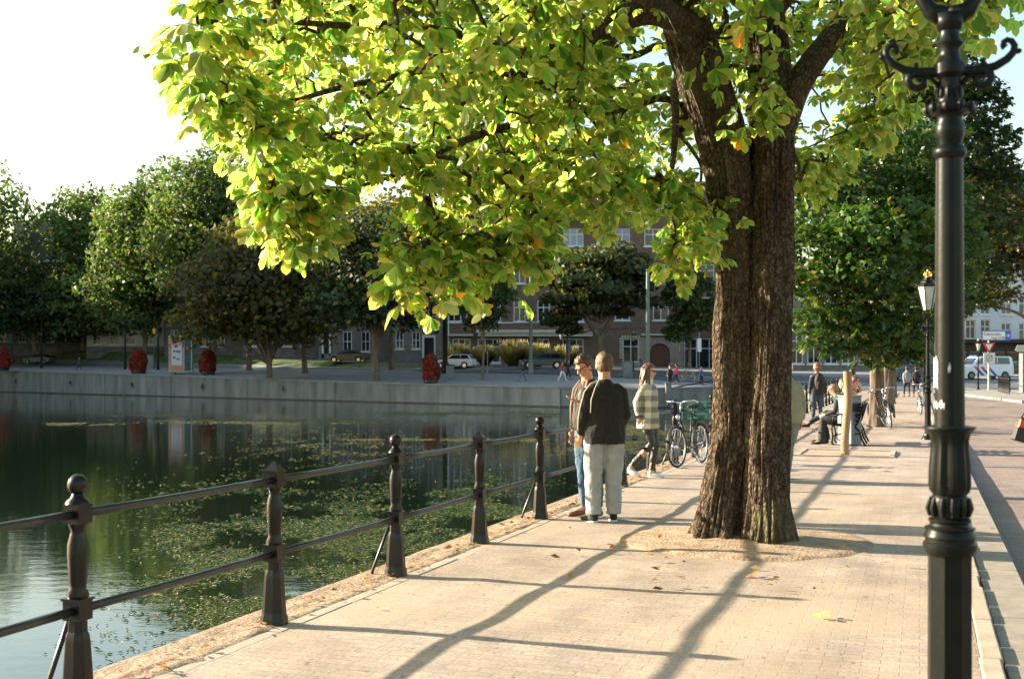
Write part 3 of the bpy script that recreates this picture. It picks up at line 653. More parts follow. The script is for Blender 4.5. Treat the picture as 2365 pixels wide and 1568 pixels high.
P=np.array(P);A=np.array(A)
def tint_near(g,n,edge,k):
    base=np.array([.062,.15,.024])*(.4+.95*g.random((n,1))); pale=g.random((n,1))>.88; base=np.where(pale,np.array([[.15,.21,.075]]),base); yel=g.random((n,1))**2; c=base*(1-yel*.75)+np.array([.20,.25,.035])*yel*.75
    old=(g.random((n,1))>.996); c=np.where(old,np.array([.42,.20,.03]),c)
    e=(g.random((n,1))**3)*.85; ec=np.array([.36,.19,.03]); c=c[:,None,:]; f=(edge*e)[...,None]
    return c*(1-f)+ec*f
Vv,Ff,Tt=palmate(P,A,np.random.default_rng(4).choice([.09,.11,.13,.15,.18],len(P)),7,True,tint_near)
fixquads('foliage',Vv-tb,Ff,M['leaf_near'],ct,Tt)
print('chestnut leaves',len(P))
# soil ring, border stones and low raised earth round the trunk
def soilz(x,y):
    r=math.hypot(x,y*1.0); return .022+.055*max(0,1-r/1.0)+.02*fbm(Vector((x*5,y*5,1)),3)*max(.0,1.1-r)
vs=[];fs=[];n=60;mr=14
for j in range(mr+1):
    for k in range(n):
        an=2*PI*k/n; r=(1.08+.05*math.sin(3*an)+.03*noise.noise(Vector((math.cos(an)*3,math.sin(an)*3,0))))*j/mr; x=r*math.cos(an)*1.12;y=r*math.sin(an)*1.0
        vs.append((x,y,soilz(x,y)-(.0 if j<mr else .03)))
for j in range(mr):
    for k in range(n): fs.append((j*n+k,j*n+(k+1)%n,(j+1)*n+(k+1)%n,(j+1)*n+k))
o=MB().add(vs,fs).build('soil_patch',M['dirt'],None,True); o.location=(2.2,11.2,0); o['kind']='structure'
# ================= street trees down the promenade
def clumpy(cs,n,seed):
    """cs: list of (centre xyz, radius xyz) lobes -> points on/in the lobes and outward direction"""
    g=np.random.default_rng(seed); C=np.array([c for c,r in cs]); Rr=np.array([r for c,r in cs]); a=(Rr[:,0]*Rr[:,2]); k=g.choice(len(cs),n,p=a/a.sum())
    d=g.normal(0,1,(n,3)); d/=np.linalg.norm(d,axis=1,keepdims=True); d[:,2]=np.where(d[:,2]<-.3,-d[:,2]*.5,d[:,2]); rad=g.random(n)**.28*1.04
    P=C[k]+d*Rr[k]*rad[:,None]; return P,d,k
def trunkb(b,base,top,r0,r1,n=24,seed=1.,bend=.15):
    m=(Vector(base)*.5+Vector(top)*.5)+Vector((random.uniform(-bend,bend),random.uniform(-bend,bend),0))
    barktube(b,[Vector(base)-Vector((0,0,.1)),m,Vector(top)],[r0,(r0+r1)/2,r1],n,.12,.03,seed,.12,5)
def lobes(c,r,n,seed,lr=.42,flat=.0):
    g=random.Random(seed); out=[]
    for i in range(n):
        z=1-2*(i+.5)/n; an=i*2.39996+g.uniform(-.3,.3); q=math.sqrt(max(0,1-z*z)); k=g.uniform(.55,.78)
        s=lr*g.uniform(.75,1.25); out.append(((c[0]+r[0]*q*math.cos(an)*k,c[1]+r[1]*q*math.sin(an)*k,c[2]+r[2]*z*k),(r[0]*s,r[1]*s,r[2]*s*.85)))
    out.append((c,(r[0]*.6,r[1]*.6,r[2]*.6))); return out
def midtree(loc,h0,cr,label,cs,nleaf,seed,col_,r0=.19,grp='street trees down the promenade',leaf=.2,yel=.12,shoots=False):
    cs=[(c,tuple(q*1.13 for q in r)) for c,r in cs]; t=thing('street_tree',loc,label,'tree',0,grp); b=MB(); trunkb(b,(0,0,0),(0,0,h0),r0,r0*.7,28,seed,.05)
    g=random.Random(seed)
    for c,r in cs[::2]: barktube(b,[(0,0,h0-.2),(c[0]*.4,c[1]*.4,h0+(c[2]-h0)*.55),(c[0],c[1],c[2])],[r0*.55,.07,.02],8,.25,.012,seed+g.random()*9)
    b.build('trunk',M['bark2'],t,True)
    P,d,k=clumpy(cs,nleaf,seed); A=d+np.random.default_rng(seed).normal(0,.5,d.shape); lt=np.random.default_rng(seed+1).uniform(.7,1.35,len(cs))
    def tf(g,n,edge,kk):
        c=np.array([col_])*(.65+.7*g.random((n,1)))*lt[k][:,None]; y=g.random((n,1))<yel; c=np.where(y,np.array([.20,.15,.025]),c); return np.repeat(c[:,None,:],edge.shape[1],1)
    V,Fq,T=palmate(P,A,leaf,5,False,tf,seed,(.3,1.3)); fixquads('crown',V,Fq,M['leaf_mid'],t,T,False)
    return t
G_=(.045,.09,.017)
# first tree (33 m), low full skirt of leaves; lobes given relative to its foot
def rel(x,y,Y,r,base): p=W(x,y,Y); return ((p.x-base[0],p.y-base[1],p.z),(r,r,r*.85))
b1=(10.1,33.2,0)
cs=[rel(x,y,Y,r,b1) for x,y,Y,r in ((1880,470,32.6,.95),(1960,450,31.8,1.1),(2050,430,32.5,1.2),(2130,470,33.,1.2),(1900,570,31.5,1.1),(1990,560,31,1.2),(2080,560,31.5,1.3),(2160,580,33,1.2),(1880,660,31.3,1.),(1960,670,30.8,1.1),(2050,680,31.,1.2),(2130,690,32.5,1.1),(1900,745,31.2,.75),(1975,760,31,.85),(2050,770,31.2,.9),(2110,760,32.5,.9),(1885,800,31,.42),(1950,810,31,.5),(2010,825,31.2,.5),(2070,800,32,.7),(2030,845,31.3,.35),(2085,830,32,.5),(2000,500,35,1.8),(2000,650,35.5,1.8),(2100,640,35,1.6),(1990,350,33.5,1.0),(2080,360,33.5,1.1),(2180,520,34.5,1.0),(2170,660,34.5,.9))]
midtree(b1,2.6,None,'bushy dark green tree beyond the bench, its leaves hanging almost to the ground',cs,8600,21,G_,.22,leaf=.235,yel=.05)
b2=(13.9,44.3,0)
cs=[rel(x,y,Y,r,b2) for x,y,Y,r in ((2110,260,44,1.5),(2190,230,44,1.4),(2240,330,44,1.5),(2150,370,43,1.7),(2260,430,44,1.5),(2060,420,44,1.5),(2190,500,43,1.7),(2270,540,44,1.4),(2230,640,44,1.3),(2150,640,43,1.5),(2240,700,44.5,.9),(2190,160,44.5,1.1),(2120,170,45,1.),(2110,760,43.5,1.0),(2090,820,43,.6),(2170,720,45,1.),(2190,400,46.5,2.2),(2150,560,47,2.2),(2265,230,44.,.9),(2290,400,44.5,.8))]
midtree(b2,2.8,None,'tall dark tree standing behind the bushy one, reaching up beside the scroll arm',cs,8200,33,(.028,.05,.012),.24,leaf=.25,yel=.06)
b3=(17.4,55.,0)
cs=lobes((.2,0,5.2),(2.6,2.6,2.7),9,5)
midtree(b3,2.6,None,'third promenade tree with yellowing brown leaves, half hidden',cs,2400,44,(.075,.075,.015),.22,yel=.35)
b4=(21.2,66.5,0); cs=lobes((0,0,6.4),(3.4,3.4,4.2),9,6)
midtree(b4,2.7,None,'fourth promenade tree, mostly behind the others',cs,1800,55,(.045,.06,.014),.22,yel=.25)
b5=(27.5,62.,-.14); cs=[rel(x,y,Y,r,b5) for x,y,Y,r in ((2290,480,61,2.0),(2350,500,61,1.8),(2330,560,60,1.8),(2270,600,61,1.6),(2350,620,61,1.5),(2230,560,62,2),(2380,560,62,2),(2300,680,61,1.1),(2250,690,62,1.2),(2310,440,63,1.4),(2260,420,63,1.2))]
midtree(b5,4.0,None,'brownish dark tree standing across the road at the right edge',cs,5600,66,(.042,.045,.014),.3,grp=None,yel=.2,leaf=.26)
# ================= trees on the far bank
def fartree(x,ybase,Y,crown,label,colr,seed,n=9000,leaf=.33,r0=.33,lr=.56,nl=13,yel=.06,fork=None):
    """crown: list of (x,y,rx,ry) in the frame at the tree's distance, built as round lobes"""
    base=W(x,ybase,Y); 
    t=thing('park_tree',base,label,'tree',0,'trees on the far bank'); g=random.Random(seed); k=Y/F; cs=[]
    for (cx,cy,rx,ry) in crown:
        rx*=1.08; ry*=1.1; cy+=6
        c=W(cx,cy,Y)-base; rx_,ry_=rx*k,ry*k
        m=max(3,int(nl*rx*ry/(110*110))); 
        for i in range(m):
            z=1-2*(i+.5)/m; an=i*2.39996+g.uniform(-.4,.4); q=math.sqrt(max(0,1-z*z)); f=g.uniform(.5,.8); s=lr*g.uniform(.7,1.2)
            cs.append(((c.x+rx_*q*math.cos(an)*f,c.y+rx_*q*math.sin(an)*f,c.z+ry_*z*f),(rx_*s,rx_*s,ry_*s*.9)))
        cs.append(((c.x,c.y,c.z),(rx_*.55,rx_*.55,ry_*.6)))
    zc=min(c[2]-r[2] for c,r in cs); ht=max(1.2,zc+.8); b=MB()
    if fork:
        for dx in (-fork,fork*.8): barktube(b,[(0,0,-.1),(0,0,ht*.5),(dx*.5,0,ht),(dx,0,ht+3)],[r0,r0*.8,r0*.5,r0*.3],14,.3,.03,seed+dx,.1)
    else: trunkb(b,(0,0,-.1),(random.uniform(-.2,.2),0,ht+1.5),r0,r0*.65,16,seed)
    for c,r in cs[::3]: barktube(b,[(0,0,ht-.4),(c[0]*.35,c[1]*.35,ht+(c[2]-ht)*.5),c],[r0*.4,.1,.04],6,.8,.02,seed+c[0])
    b.build('trunk',M['bark2'],t,True)
    P,d,kk=clumpy(cs,n,seed); gg=np.random.default_rng(seed); lt=gg.uniform(.7,1.4,len(cs))
    Nn=d+gg.normal(0,.7,d.shape); Nn/=np.linalg.norm(Nn,axis=1,keepdims=True); T1=np.cross(Nn,gg.normal(0,1,d.shape)); T1/=np.linalg.norm(T1,axis=1,keepdims=True); T2=np.cross(Nn,T1)
    L=leaf*(.6+.8*gg.random((n,1))); V=np.stack([P-T1*L,P-T2*L*.62+Nn*L*.15,P+T1*L,P+T2*L*.62+Nn*L*.1],1)
    c=np.array([colr])*(.6+.8*gg.random((n,1)))*lt[kk][:,None]; y=gg.random(n)<yel; c[y]=np.array([.20,.15,.03])*(.5+.8*gg.random((y.sum(),1)))
    npmesh('crown',V.reshape(-1,3),np.arange(n*4).reshape(n,4),M['leaf_far'],t,np.repeat(c,4,0)); return t
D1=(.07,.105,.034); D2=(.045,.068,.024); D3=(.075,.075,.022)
fartree(-30,815,172,[(-40,560,110,170),(-30,700,110,120),(30,640,60,90)],'dark tree cut by the left edge of the view, pointed top',D1,101,9000)
fartree(190,805,170,[(185,540,85,112),(190,700,110,90)],'rounded pale green tree standing alone against the sky, second from the left',(.10,.15,.045),102,11000)
fartree(335,812,158,[(330,530,95,125),(300,690,100,100)],'sloping tree between the lone round one and the tallest one',(.085,.13,.038),103,11000)
fartree(490,815,150,[(480,440,110,100),(570,480,90,110),(430,560,110,120),(540,620,120,140)],'tallest tree on the far bank with billowing crown',(.085,.13,.038),104,19000)
fartree(705,858,123,[(700,580,90,120),(720,690,90,100)],'dark tree with bare straight trunk right of the olive tree',D2,105,8000,.3)
fartree(622,868,119,[(600,560,100,80),(560,650,150,100),(640,700,130,110),(490,730,90,75),(700,760,60,50)],'olive brown tree at the water edge, wide and low',(.07,.072,.026),106,15000,.28,yel=.16)
fartree(905,850,124,[(900,560,100,100),(970,600,70,110)],'tree with yellow tinted top behind the pale trunk',(.085,.075,.022),107,8000,.28,yel=.25)
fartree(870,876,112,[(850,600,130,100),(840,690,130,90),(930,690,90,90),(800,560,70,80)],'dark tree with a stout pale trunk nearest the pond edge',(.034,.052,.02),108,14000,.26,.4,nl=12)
fartree(1113,886,107,[(1110,690,70,80),(1140,640,55,60),(1100,610,60,60)],'slim young tree on a thin pole-like trunk beside the red flower tower',(.042,.068,.018),109,5200,.22,.14)
fartree(1387,842,113,[(1385,620,120,70),(1330,650,95,75),(1450,650,90,80),(1390,690,130,55),(1300,720,50,30)],'big round dark green tree in front of the brick building',(.042,.056,.02),110,15000,.26,.42,.42,fork=2.6)
fartree(1592,842,112,[(1590,700,58,75),(1620,730,50,50),(1570,760,50,30),(1590,650,40,35)],'small tree in front of the shop window',(.045,.07,.018),111,4500,.22,.16)
fartree(80,812,168,[(60,700,120,90),(120,740,100,60)],'low spreading tree near the parked silver car',(.036,.055,.02),112,7000)
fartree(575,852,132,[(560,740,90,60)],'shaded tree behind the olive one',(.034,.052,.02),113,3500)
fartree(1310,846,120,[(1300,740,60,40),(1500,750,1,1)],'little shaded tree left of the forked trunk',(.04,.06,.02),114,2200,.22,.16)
fartree(-330,800,150,[(-330,500,160,260)],'very tall unseen tree added far outside the left edge for shade',D1,115,6000,.5,.5)  # this tree and the next are unseen, added to shade the far bank
fartree(-620,800,140,[(-620,480,180,300)],'second tall unseen tree added outside the left edge for shade',D1,116,6000,.5,.5)
# extra dark foliage masses filling the row (behind the first rank)
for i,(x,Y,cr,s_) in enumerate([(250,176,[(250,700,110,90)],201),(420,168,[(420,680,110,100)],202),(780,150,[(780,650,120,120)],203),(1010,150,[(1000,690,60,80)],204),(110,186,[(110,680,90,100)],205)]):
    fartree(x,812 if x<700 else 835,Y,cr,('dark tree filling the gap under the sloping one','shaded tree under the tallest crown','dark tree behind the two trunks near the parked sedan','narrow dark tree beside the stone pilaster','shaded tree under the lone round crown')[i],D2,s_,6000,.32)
# ================= buildings
def facade(t,name,w,h,rects,mt,thick=.35):
    xs=sorted({0,w}|{r[0] for r in rects}|{r[1] for r in rects}); zs=sorted({0,h}|{r[2] for r in rects}|{r[3] for r in rects}); b=MB()
    for x0,x1 in zip(xs,xs[1:]):
        for z0,z1 in zip(zs,zs[1:]):
            cx,cz=(x0+x1)/2,(z0+z1)/2
            if any(r[0]<cx<r[1] and r[2]<cz<r[3] for r in rects): continue
            b.add([(x0,0,z0),(x1,0,z0),(x1,0,z1),(x0,0,z1)],[(0,1,2,3)])
    for x0,x1,z0,z1 in rects:
        b.add([(x0,0,z0),(x1,0,z0),(x1,thick,z0),(x0,thick,z0)],[(0,1,2,3)]); b.add([(x0,0,z1),(x1,0,z1),(x1,thick,z1),(x0,thick,z1)],[(0,1,2,3)])
        b.add([(x0,0,z0),(x0,0,z1),(x0,thick,z1),(x0,thick,z0)],[(0,1,2,3)]); b.add([(x1,0,z0),(x1,0,z1),(x1,thick,z1),(x1,thick,z0)],[(0,1,2,3)])
    me=bpy.data.meshes.new(name); me.from_pydata(b.v,[],b.f); me.materials.append(mt); o=bpy.data.objects.new(name,me); col.objects.link(o); o.parent=t
    bb_=MB(); bb_.bb(0,w,thick+.02,8,-3,h-.02); bb_.build('inner_wall',M['black'],t)
    return o
def window(t,x0,x1,z0,z1,cols_=1,rows=(.33,),fm=None,glass=None,fr=.1,sill=True,name='window'):
    b=MB(); y0,y1=.10,.22; w=x1-x0;h=z1-z0
    for bx in ((x0,x0+fr,z0,z1),(x1-fr,x1,z0,z1),(x0+fr,x1-fr,z0,z0+fr),(x0+fr,x1-fr,z1-fr,z1)): b.bb(bx[0],bx[1],y0,y1,bx[2],bx[3])
    for i in range(1,cols_+1):
        if cols_>1 and i<cols_: c=x0+w*i/cols_; b.bb(c-fr*.4,c+fr*.4,y0+.02,y1-.02,z0+fr,z1-fr)
    for r in rows: c=z1-h*r; b.bb(x0+fr,x1-fr,y0+.03,y1-.03,c-fr*.4,c+fr*.4)
    if sill: b.bb(x0-.12,x1+.12,-.1,.1,z0-.14,z0-.003)
    o=b.build(name,fm or M['white'],t)
    p=MB(); p.bb(x0+fr*.5,x1-fr*.5,y1-.04,y1-.015,z0+fr*.5,z1-fr*.5); p.build('pane',glass or M['glass'],o); return o
brick_d=brickmat('dark_brick',((.20,.125,.085),(.15,.095,.07)),(.17,.15,.13),.24,.07,.01,.9,.4,.8,axis='XZ')
brick_g=brickmat('grey_brick',((.22,.19,.165),(.17,.145,.13)),(.2,.19,.17),.24,.07,.01,.9,.4,.8,axis='XZ')
tile=mat('slate_roof',(.10,.10,.105),(.16,.155,.15),3,.8,0,.4,20,.02)
tile_r=brickmat('clay_pantiles',((.22,.13,.09),(.16,.10,.075)),(.05,.035,.03),.3,.22,.03,.85,.8,1.,axis='XZ')
def bl(name,label,x0,x1,ytop,Y,zb,mt,rects,cat='building'):
    """frontal building; rects given as frame rows/columns at its own distance -> metres"""
    k=Y/F; X0=(x0-CX)*k; w=(x1-x0)*k; ht=CH+(HY-ytop)*k-zb
    t=thing(name,(X0,Y,zb),label,cat)
    cv=lambda r:((r[0]-x0)*k,(r[1]-x0)*k,CH+(HY-r[3])*k-zb,CH+(HY-r[2])*k-zb)
    rr=[cv(r) for r in rects]; facade(t,'wall',w,ht,rr,mt); return t,rr,k,w,ht,cv
# brick building in the middle
rc=[]
g0=[(1045,1087,782,838),(1103,1156,782,838),(1185,1212,782,838),(1240,1268,782,838),(1299,1348,782,838),(1438,1476,782,837),(1580,1668,781,853)]
g1=[(1034,1079,694,743),(1106,1157,694,743),(1186,1214,694,743),(1241,1270,694,743),(1301,1348,694,743),(1420,1455,694,740),(1508,1545,694,740),(1613,1660,687,738)]
g2=[(1040,1078,610,655),(1108,1150,610,655),(1186,1214,610,655),(1241,1270,610,655),(1301,1348,610,655),(1420,1455,610,655),(1508,1548,610,655),(1613,1650,610,655)]
g3=[(1041,1063,528,569),(1108,1150,528,569),(1186,1214,528,569),(1241,1270,528,569),(1301,1348,528,569),(1420,1455,528,569),(1488,1549,528,569),(1583,1617,528,569),(1640,1668,528,569)]
g4=[(1041,1063,455,484),(1108,1150,458,498),(1200,1230,458,498),(1270,1286,458,498),(1310,1345,458,498),(1420,1455,455,483),(1517,1546,455,483),(1576,1597,455,483),(1640,1665,455,483)]
door=(1501,1546,794,856)
t,rr,k,w,ht,cv=bl('brick_building','long dark brick apartment building with white windows behind the couple',1028,1690,421,140,1.5,brick_d,g0+g1+g2+g3+g4+[door])
for i,r in enumerate(rr[:-1]):
    wd=r[1]-r[0]; up=i>=len(g0)+len(g1)+len(g2)
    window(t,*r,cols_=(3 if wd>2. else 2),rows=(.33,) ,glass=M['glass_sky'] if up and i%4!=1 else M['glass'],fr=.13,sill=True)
b=MB(); r=rr[-1]; cxd=(r[0]+r[1])/2; rw=(r[1]-r[0])/2
n=18; arc=[(cxd+rw*math.cos(a),r[3]-rw+rw*math.sin(a)) for a in [PI*i/n for i in range(n+1)]]
b.prism([(r[0],r[2]),(r[1],r[2])]+arc,.12,.2); b.build('door',mat('oak_door',(.16,.06,.03),(.10,.04,.02),5,.5),t)
# stone portal with round arch
b=MB(); P_=[]
x0p,x1p=cv((1481,1578,0,0))[:2]; zt=cv((0,0,778,0))[3]
R2=rw*1.06
for s_ in range(n):
    a0=PI*s_/n;a1=PI*(s_+1)/n; c0=(cxd+R2*math.cos(a0),r[3]-rw+R2*math.sin(a0)); c1=(cxd+R2*math.cos(a1),r[3]-rw+R2*math.sin(a1))
    b.prism([c0,(c0[0],zt),(c1[0],zt),c1],-.18,.0)
b.bb(x0p,cxd-R2,-.18,0,-.1,zt); b.bb(cxd+R2,x1p,-.18,0,-.1,zt); b.build('portal',M['stone'],t)
b=MB(); 
def band(x0,x1,y0,y1,dep,mt,nm):
    q=cv((x0,x1,y0,y1)); MB().bb(q[0],q[1],-dep,-.005,q[2],q[3]).build(nm,mt,t)
band(1100,1372,762,769,1.1,M['cream'],'balcony_slab'); band(1104,1368,769,777,.9,M['cream'],'balcony_beam')
band(1030,1093,772,776,.5,M['cream'],'canopy'); band(1481,1537,771,775,.6,M['cream'],'canopy')
band(1185,1350,743.5,745.5,.12,M['white'],'string_course'); band(1028,1185,744.5,747,.12,M['white'],'string_course')
band(1613,1690,687,689,.15,M['white'],'string_course'); band(1028,1690,421,426,.5,M['greystone'],'cornice'); band(1410,1690,489,491,.3,M['white'],'string_course')
band(1380,1481,838,857,.15,M['greystone'],'plinth'); band(1028,1380,842,857,.15,M['greystone'],'plinth')
MB().tube([(cv((1569,0,0,0))[0],-.1,2),(cv((1569,0,0,0))[0],-.1,ht-1)],.09,8).build('drain_pipe',M['white'],t)
MB().tube([(cv((1036,0,0,0))[0],-.1,0),(cv((1036,0,0,0))[0],-.1,11)],.07,8).build('drain_pipe',M['white'],t)
MB().tube([(cv((1238,0,0,0))[0],-.1,5),(cv((1238,0,0,0))[0],-.1,14)],.07,8).build('drain_pipe',M['greystone'],t)
# dog-tooth surround of the ornate window
q=cv(g0[5]); b=MB()
for i in range(9):
    z=q[2]+.6+(q[3]-q[2]-.6)*i/8
    b.bb(q[0]-.35,q[0]-.02,-.08,-.003,z-.11,z+.07); b.bb(q[1]+.02,q[1]+.35,-.08,-.003,z-.11,z+.07)
for i in range(7): x=q[0]+(q[1]-q[0])*i/6; b.bb(x-.1,x+.08,-.08,-.003,q[3]+.02,q[3]+.35)
b.build('window_surround',M['cream'],t)
# upper balcony with a striped awning
band(1262,1400,497,500,1.5,M['greystone'],'balcony')
q=cv((1294,1356,447,480)); b=MB(); b2_=MB(); ns=15
for i in range(ns):
    xa=q[0]+(q[1]-q[0])*i/ns; xb=q[0]+(q[1]-q[0])*(i+1)/ns; vs=[]
    for j in range(6):
        a=j/5*PI/2; vs+=[(xa,-.01-1.3*math.sin(a),q[3]-(q[3]-q[2])*(1-math.cos(a))),(xb,-.01-1.3*math.sin(a),q[3]-(q[3]-q[2])*(1-math.cos(a)))]
    (b if i%2 else b2_).add(vs,[(2*j,2*j+1,2*j+3,2*j+2) for j in range(5)])
aw=b.build('awning',M['white'],t); b2_.build('stripes',mat('dark_stripe',(.05,.06,.06)),aw)
# low wall before it
b=MB(); kk=137/F
lw=thing('forecourt_wall',(0,137,1.3),'low pale stone wall in front of the brick building','wall')
for x0,x1,y0,y1 in ((1395,1462,848,862),(1455,1478,843,862),(1546,1572,841,862),(1572,1690,853,864),(1100,1395,852,864)): b.bb((x0-CX)*kk,(x1-CX)*kk,0,.5,-.6,CH+(HY-y0)*kk-1.3)
b.build('wall',M['stone'],lw)
cp_=MB()
for x0,x1,y0 in ((1395,1455,848),(1455,1478,843),(1546,1572,841),(1572,1690,853)): cp_.bb((x0-CX)*kk-.03,(x1-CX)*kk+.03,-.06,.56,CH+(HY-y0)*kk-1.3+.003,CH+(HY-y0)*kk-1.3+.1)
cp_.build('capping',M['cream'],lw)
# neighbour with stone pilaster and tall door, then the hidden row going uphill to the left
def house(x0,x1,ytop,Y,zb,mt,label,step,rows,roofm,rh,wm=None,dr=None,basem=None,glass=None):
    rects=[]; x=x0+step*.3; k_=0
    for (ya,yb) in rows:
        x=x0+step*.35
        while x+step*.5<x1-5:
            rects.append((x,x+step*.5,ya,yb)); x+=step
    if dr: rects=[r for r in rects if not (r[0]<dr[1]+3 and r[1]>dr[0]-3 and r[3]>dr[2]-5)]; rects.append(dr)
    t,rr,k,w,ht,cv=bl('town_house',label,x0,x1,ytop,Y,zb,mt,rects)
    for i,r in enumerate(rr):
        if dr and i==len(rr)-1:
            MB().bb(r[0]+.1,r[1]-.1,.15,.2,r[2],r[3]-.1).build('door',mat('dark_door',(.02,.022,.02)),t); b=MB(); b.bb(r[0]-.25,r[0]-.002,-.12,.1,r[2],r[3]+.3); b.bb(r[1]+.002,r[1]+.25,-.12,.1,r[2],r[3]+.3); b.bb(r[0],r[1],-.12,.1,r[3]+.002,r[3]+.3); b.build('door_frame',M['white'],t); continue
        window(t,*r,cols_=2,rows=(.5,),fm=wm,fr=.12,glass=glass)
    MB().prism([(0,ht),(w,ht),(w-.6,ht+rh),(.6,ht+rh)],.3,8).build('roof',roofm,t)
    MB().bb(-.02,w+.02,-.35,.3,ht-.35,ht).build('cornice',M['white'],t)
    zp=1.1; MB().bb(.01,w-.01,-.12,-.004,-.6,zp).build('plinth',M['greystone'],t)
    return t,cv,k,ht
t,cv,k,ht=house(900,1026,600,142,1.7,brick_g,'grey brick house with stone pilaster and tall dark doorway next to the brick building',38,((650,690),(715,745),(766,806)),tile,3.5,dr=(980,1002,780,831))
q=cv((1009,1023,520,831)); MB().bb(q[0],q[1],-.3,-.003,-.4,ht+.3).build('pilaster',M['stone'],t)
house(735,899,570,146,2.3,brick_g,'pale stuccoed house with tall shuttered windows behind the parked sedan',42,((620,665),(690,735),(765,812)),tile_r,5,dr=(748,760,770,828))
house(560,734,560,152,2.9,M['greystone'],'grey stone house with open shutters beyond the olive tree',40,((600,650),(680,730),(760,800)),tile,4)
house(380,559,600,160,3.2,brick_g,'brick house glimpsed left of the poster pillar',36,((640,680),(700,740),(762,800)),tile_r,4)
house(200,379,610,170,3.6,M['cream'],'white plastered house between the dark trunks',40,((640,680),(700,735),(758,796)),tile,4,wm=M['white'])
house(30,199,600,178,4.1,brick_g,'dark house with bright window frames behind the silver car',34,((640,675),(700,735),(765,790)),tile,4)
house(-260,29,620,180,4.3,M['lightgrey'],'pale house at the far left end of the row',40,((640,675),(700,735),(755,788)),tile,4)
# big roof rising behind
t=thing('roofed_hall',((40-CX)*215/F,215,4),'large building whose long slate roof shows between the first two trees','building')
kk=215/F; wz=CH+(HY-560)*kk-4; MB().bb(0,100*kk,0,12,0,wz).build('wall',M['greystone'],t); MB().prism([(-1,wz),(101*kk,wz),(99*kk,wz+52*kk),(0,wz+50*kk)],-.5,12).build('roof',tile_r if False else mat('brown_roof',(.19,.16,.13),(.13,.11,.10),2,.8,stretch=(1,1,7)),t)
MB().tube([(48*kk,1,wz+50*kk),(48*kk,1,wz+64*kk)],.15,6).build('chimney_pipe',M['greystone'],t); MB().bb(62*kk,72*kk,-1,2,wz-.5,wz+1.2).build('dormer',M['white'],t)
# brick tower between crowns
t=thing('church_tower',((1104-CX)*205/F,205,3),'brown brick tower peeping through the leaves','tower'); kk=.07
MB().bb(0,3.0,0,3.0,0,23).build('wall',brick_d,t); MB().lathe([(2.2,23),(1.2,24.2)],4,c=(1.5,1.5,0),ph=PI/4).build('roof',M['stone'],t)
# white hotel-like building on the right
rc=[(2230,2253,738,783),(2264,2287,738,783),(2312,2335,746,790),(2353,2378,746,790),(2312,2337,687,726),(2353,2380,687,726),(2264,2287,687,726),(2230,2253,687,726),(2318,2338,640,662),(2358,2378,640,662),(2280,2300,640,662),(2396,2420,746,790),(2396,2420,687,726)]
whm=mat('white_render',(.62,.64,.68),(.52,.54,.58),.8,.8,0,.2,20,.01)
t,rr,k,w,ht,cv=bl('white_building','white rendered building with green tinted sash windows at the right edge',2170,2520,600,125,.9,whm,rc)
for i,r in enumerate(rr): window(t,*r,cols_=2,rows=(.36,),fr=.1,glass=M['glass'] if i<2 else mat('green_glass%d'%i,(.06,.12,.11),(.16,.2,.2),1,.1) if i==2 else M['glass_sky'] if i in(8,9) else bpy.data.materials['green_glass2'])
q=cv((2170,2520,784,792)); MB().bb(0,w,-1.6,-.01,q[2],q[3]).build('awning',mat('brown_awning',(.05,.03,.022),(.035,.02,.016),2,.8),t)
q=cv((2170,2520,792,812)); MB().bb(0,w,-.3,-.012,q[2],q[3]).build('fascia',mat('brown_fascia',(.06,.035,.025),(.04,.025,.02),2,.6),t)
b=MB(); b2_=MB()
for i in range(12):
    x=.3+i*1.32; b.bb(x,x+.12,-.2,-.02,0,q[2]); b2_.bb(x+.14,x+1.30,-.08,-.03,.5,q[2]-.1)
b.build('shopfront_mullions',mat('brown_wood',(.09,.05,.03)),t); b2_.build('shop_glass',mat('warm_shop_glass',(.09,.05,.025),(.02,.015,.012),1.2,.2),t)
MB().prism([(0,ht),(w,ht),(w,ht+2.6),(0,ht+2.6)],.4,8).build('attic',mat('tan_attic',(.55,.38,.24),(.45,.32,.2),2,.8),t)
# building closing the street under the trees
rc=[(x,x+26,705,745) for x in range(1720,2160,44)]+[(x,x+30,765,840) for x in range(1705,2150,40)]
t,rr,k,w,ht,cv=bl('corner_shop','dark fronted shop building seen under the low tree branches',1695,2166,600,122,.9,brick_g,rc)
for i,r in enumerate(rr): window(t,*r,cols_=2,rows=(.3,),fr=.1)
rc=[(2175,2195,700,742)]
# ================= far bank furniture
def ground(x,Y): return zland((x-CX)/F*Y,Y)
def gp(x,Y):
    X=(x-CX)/F*Y; return (X,Y,zland(X,Y))
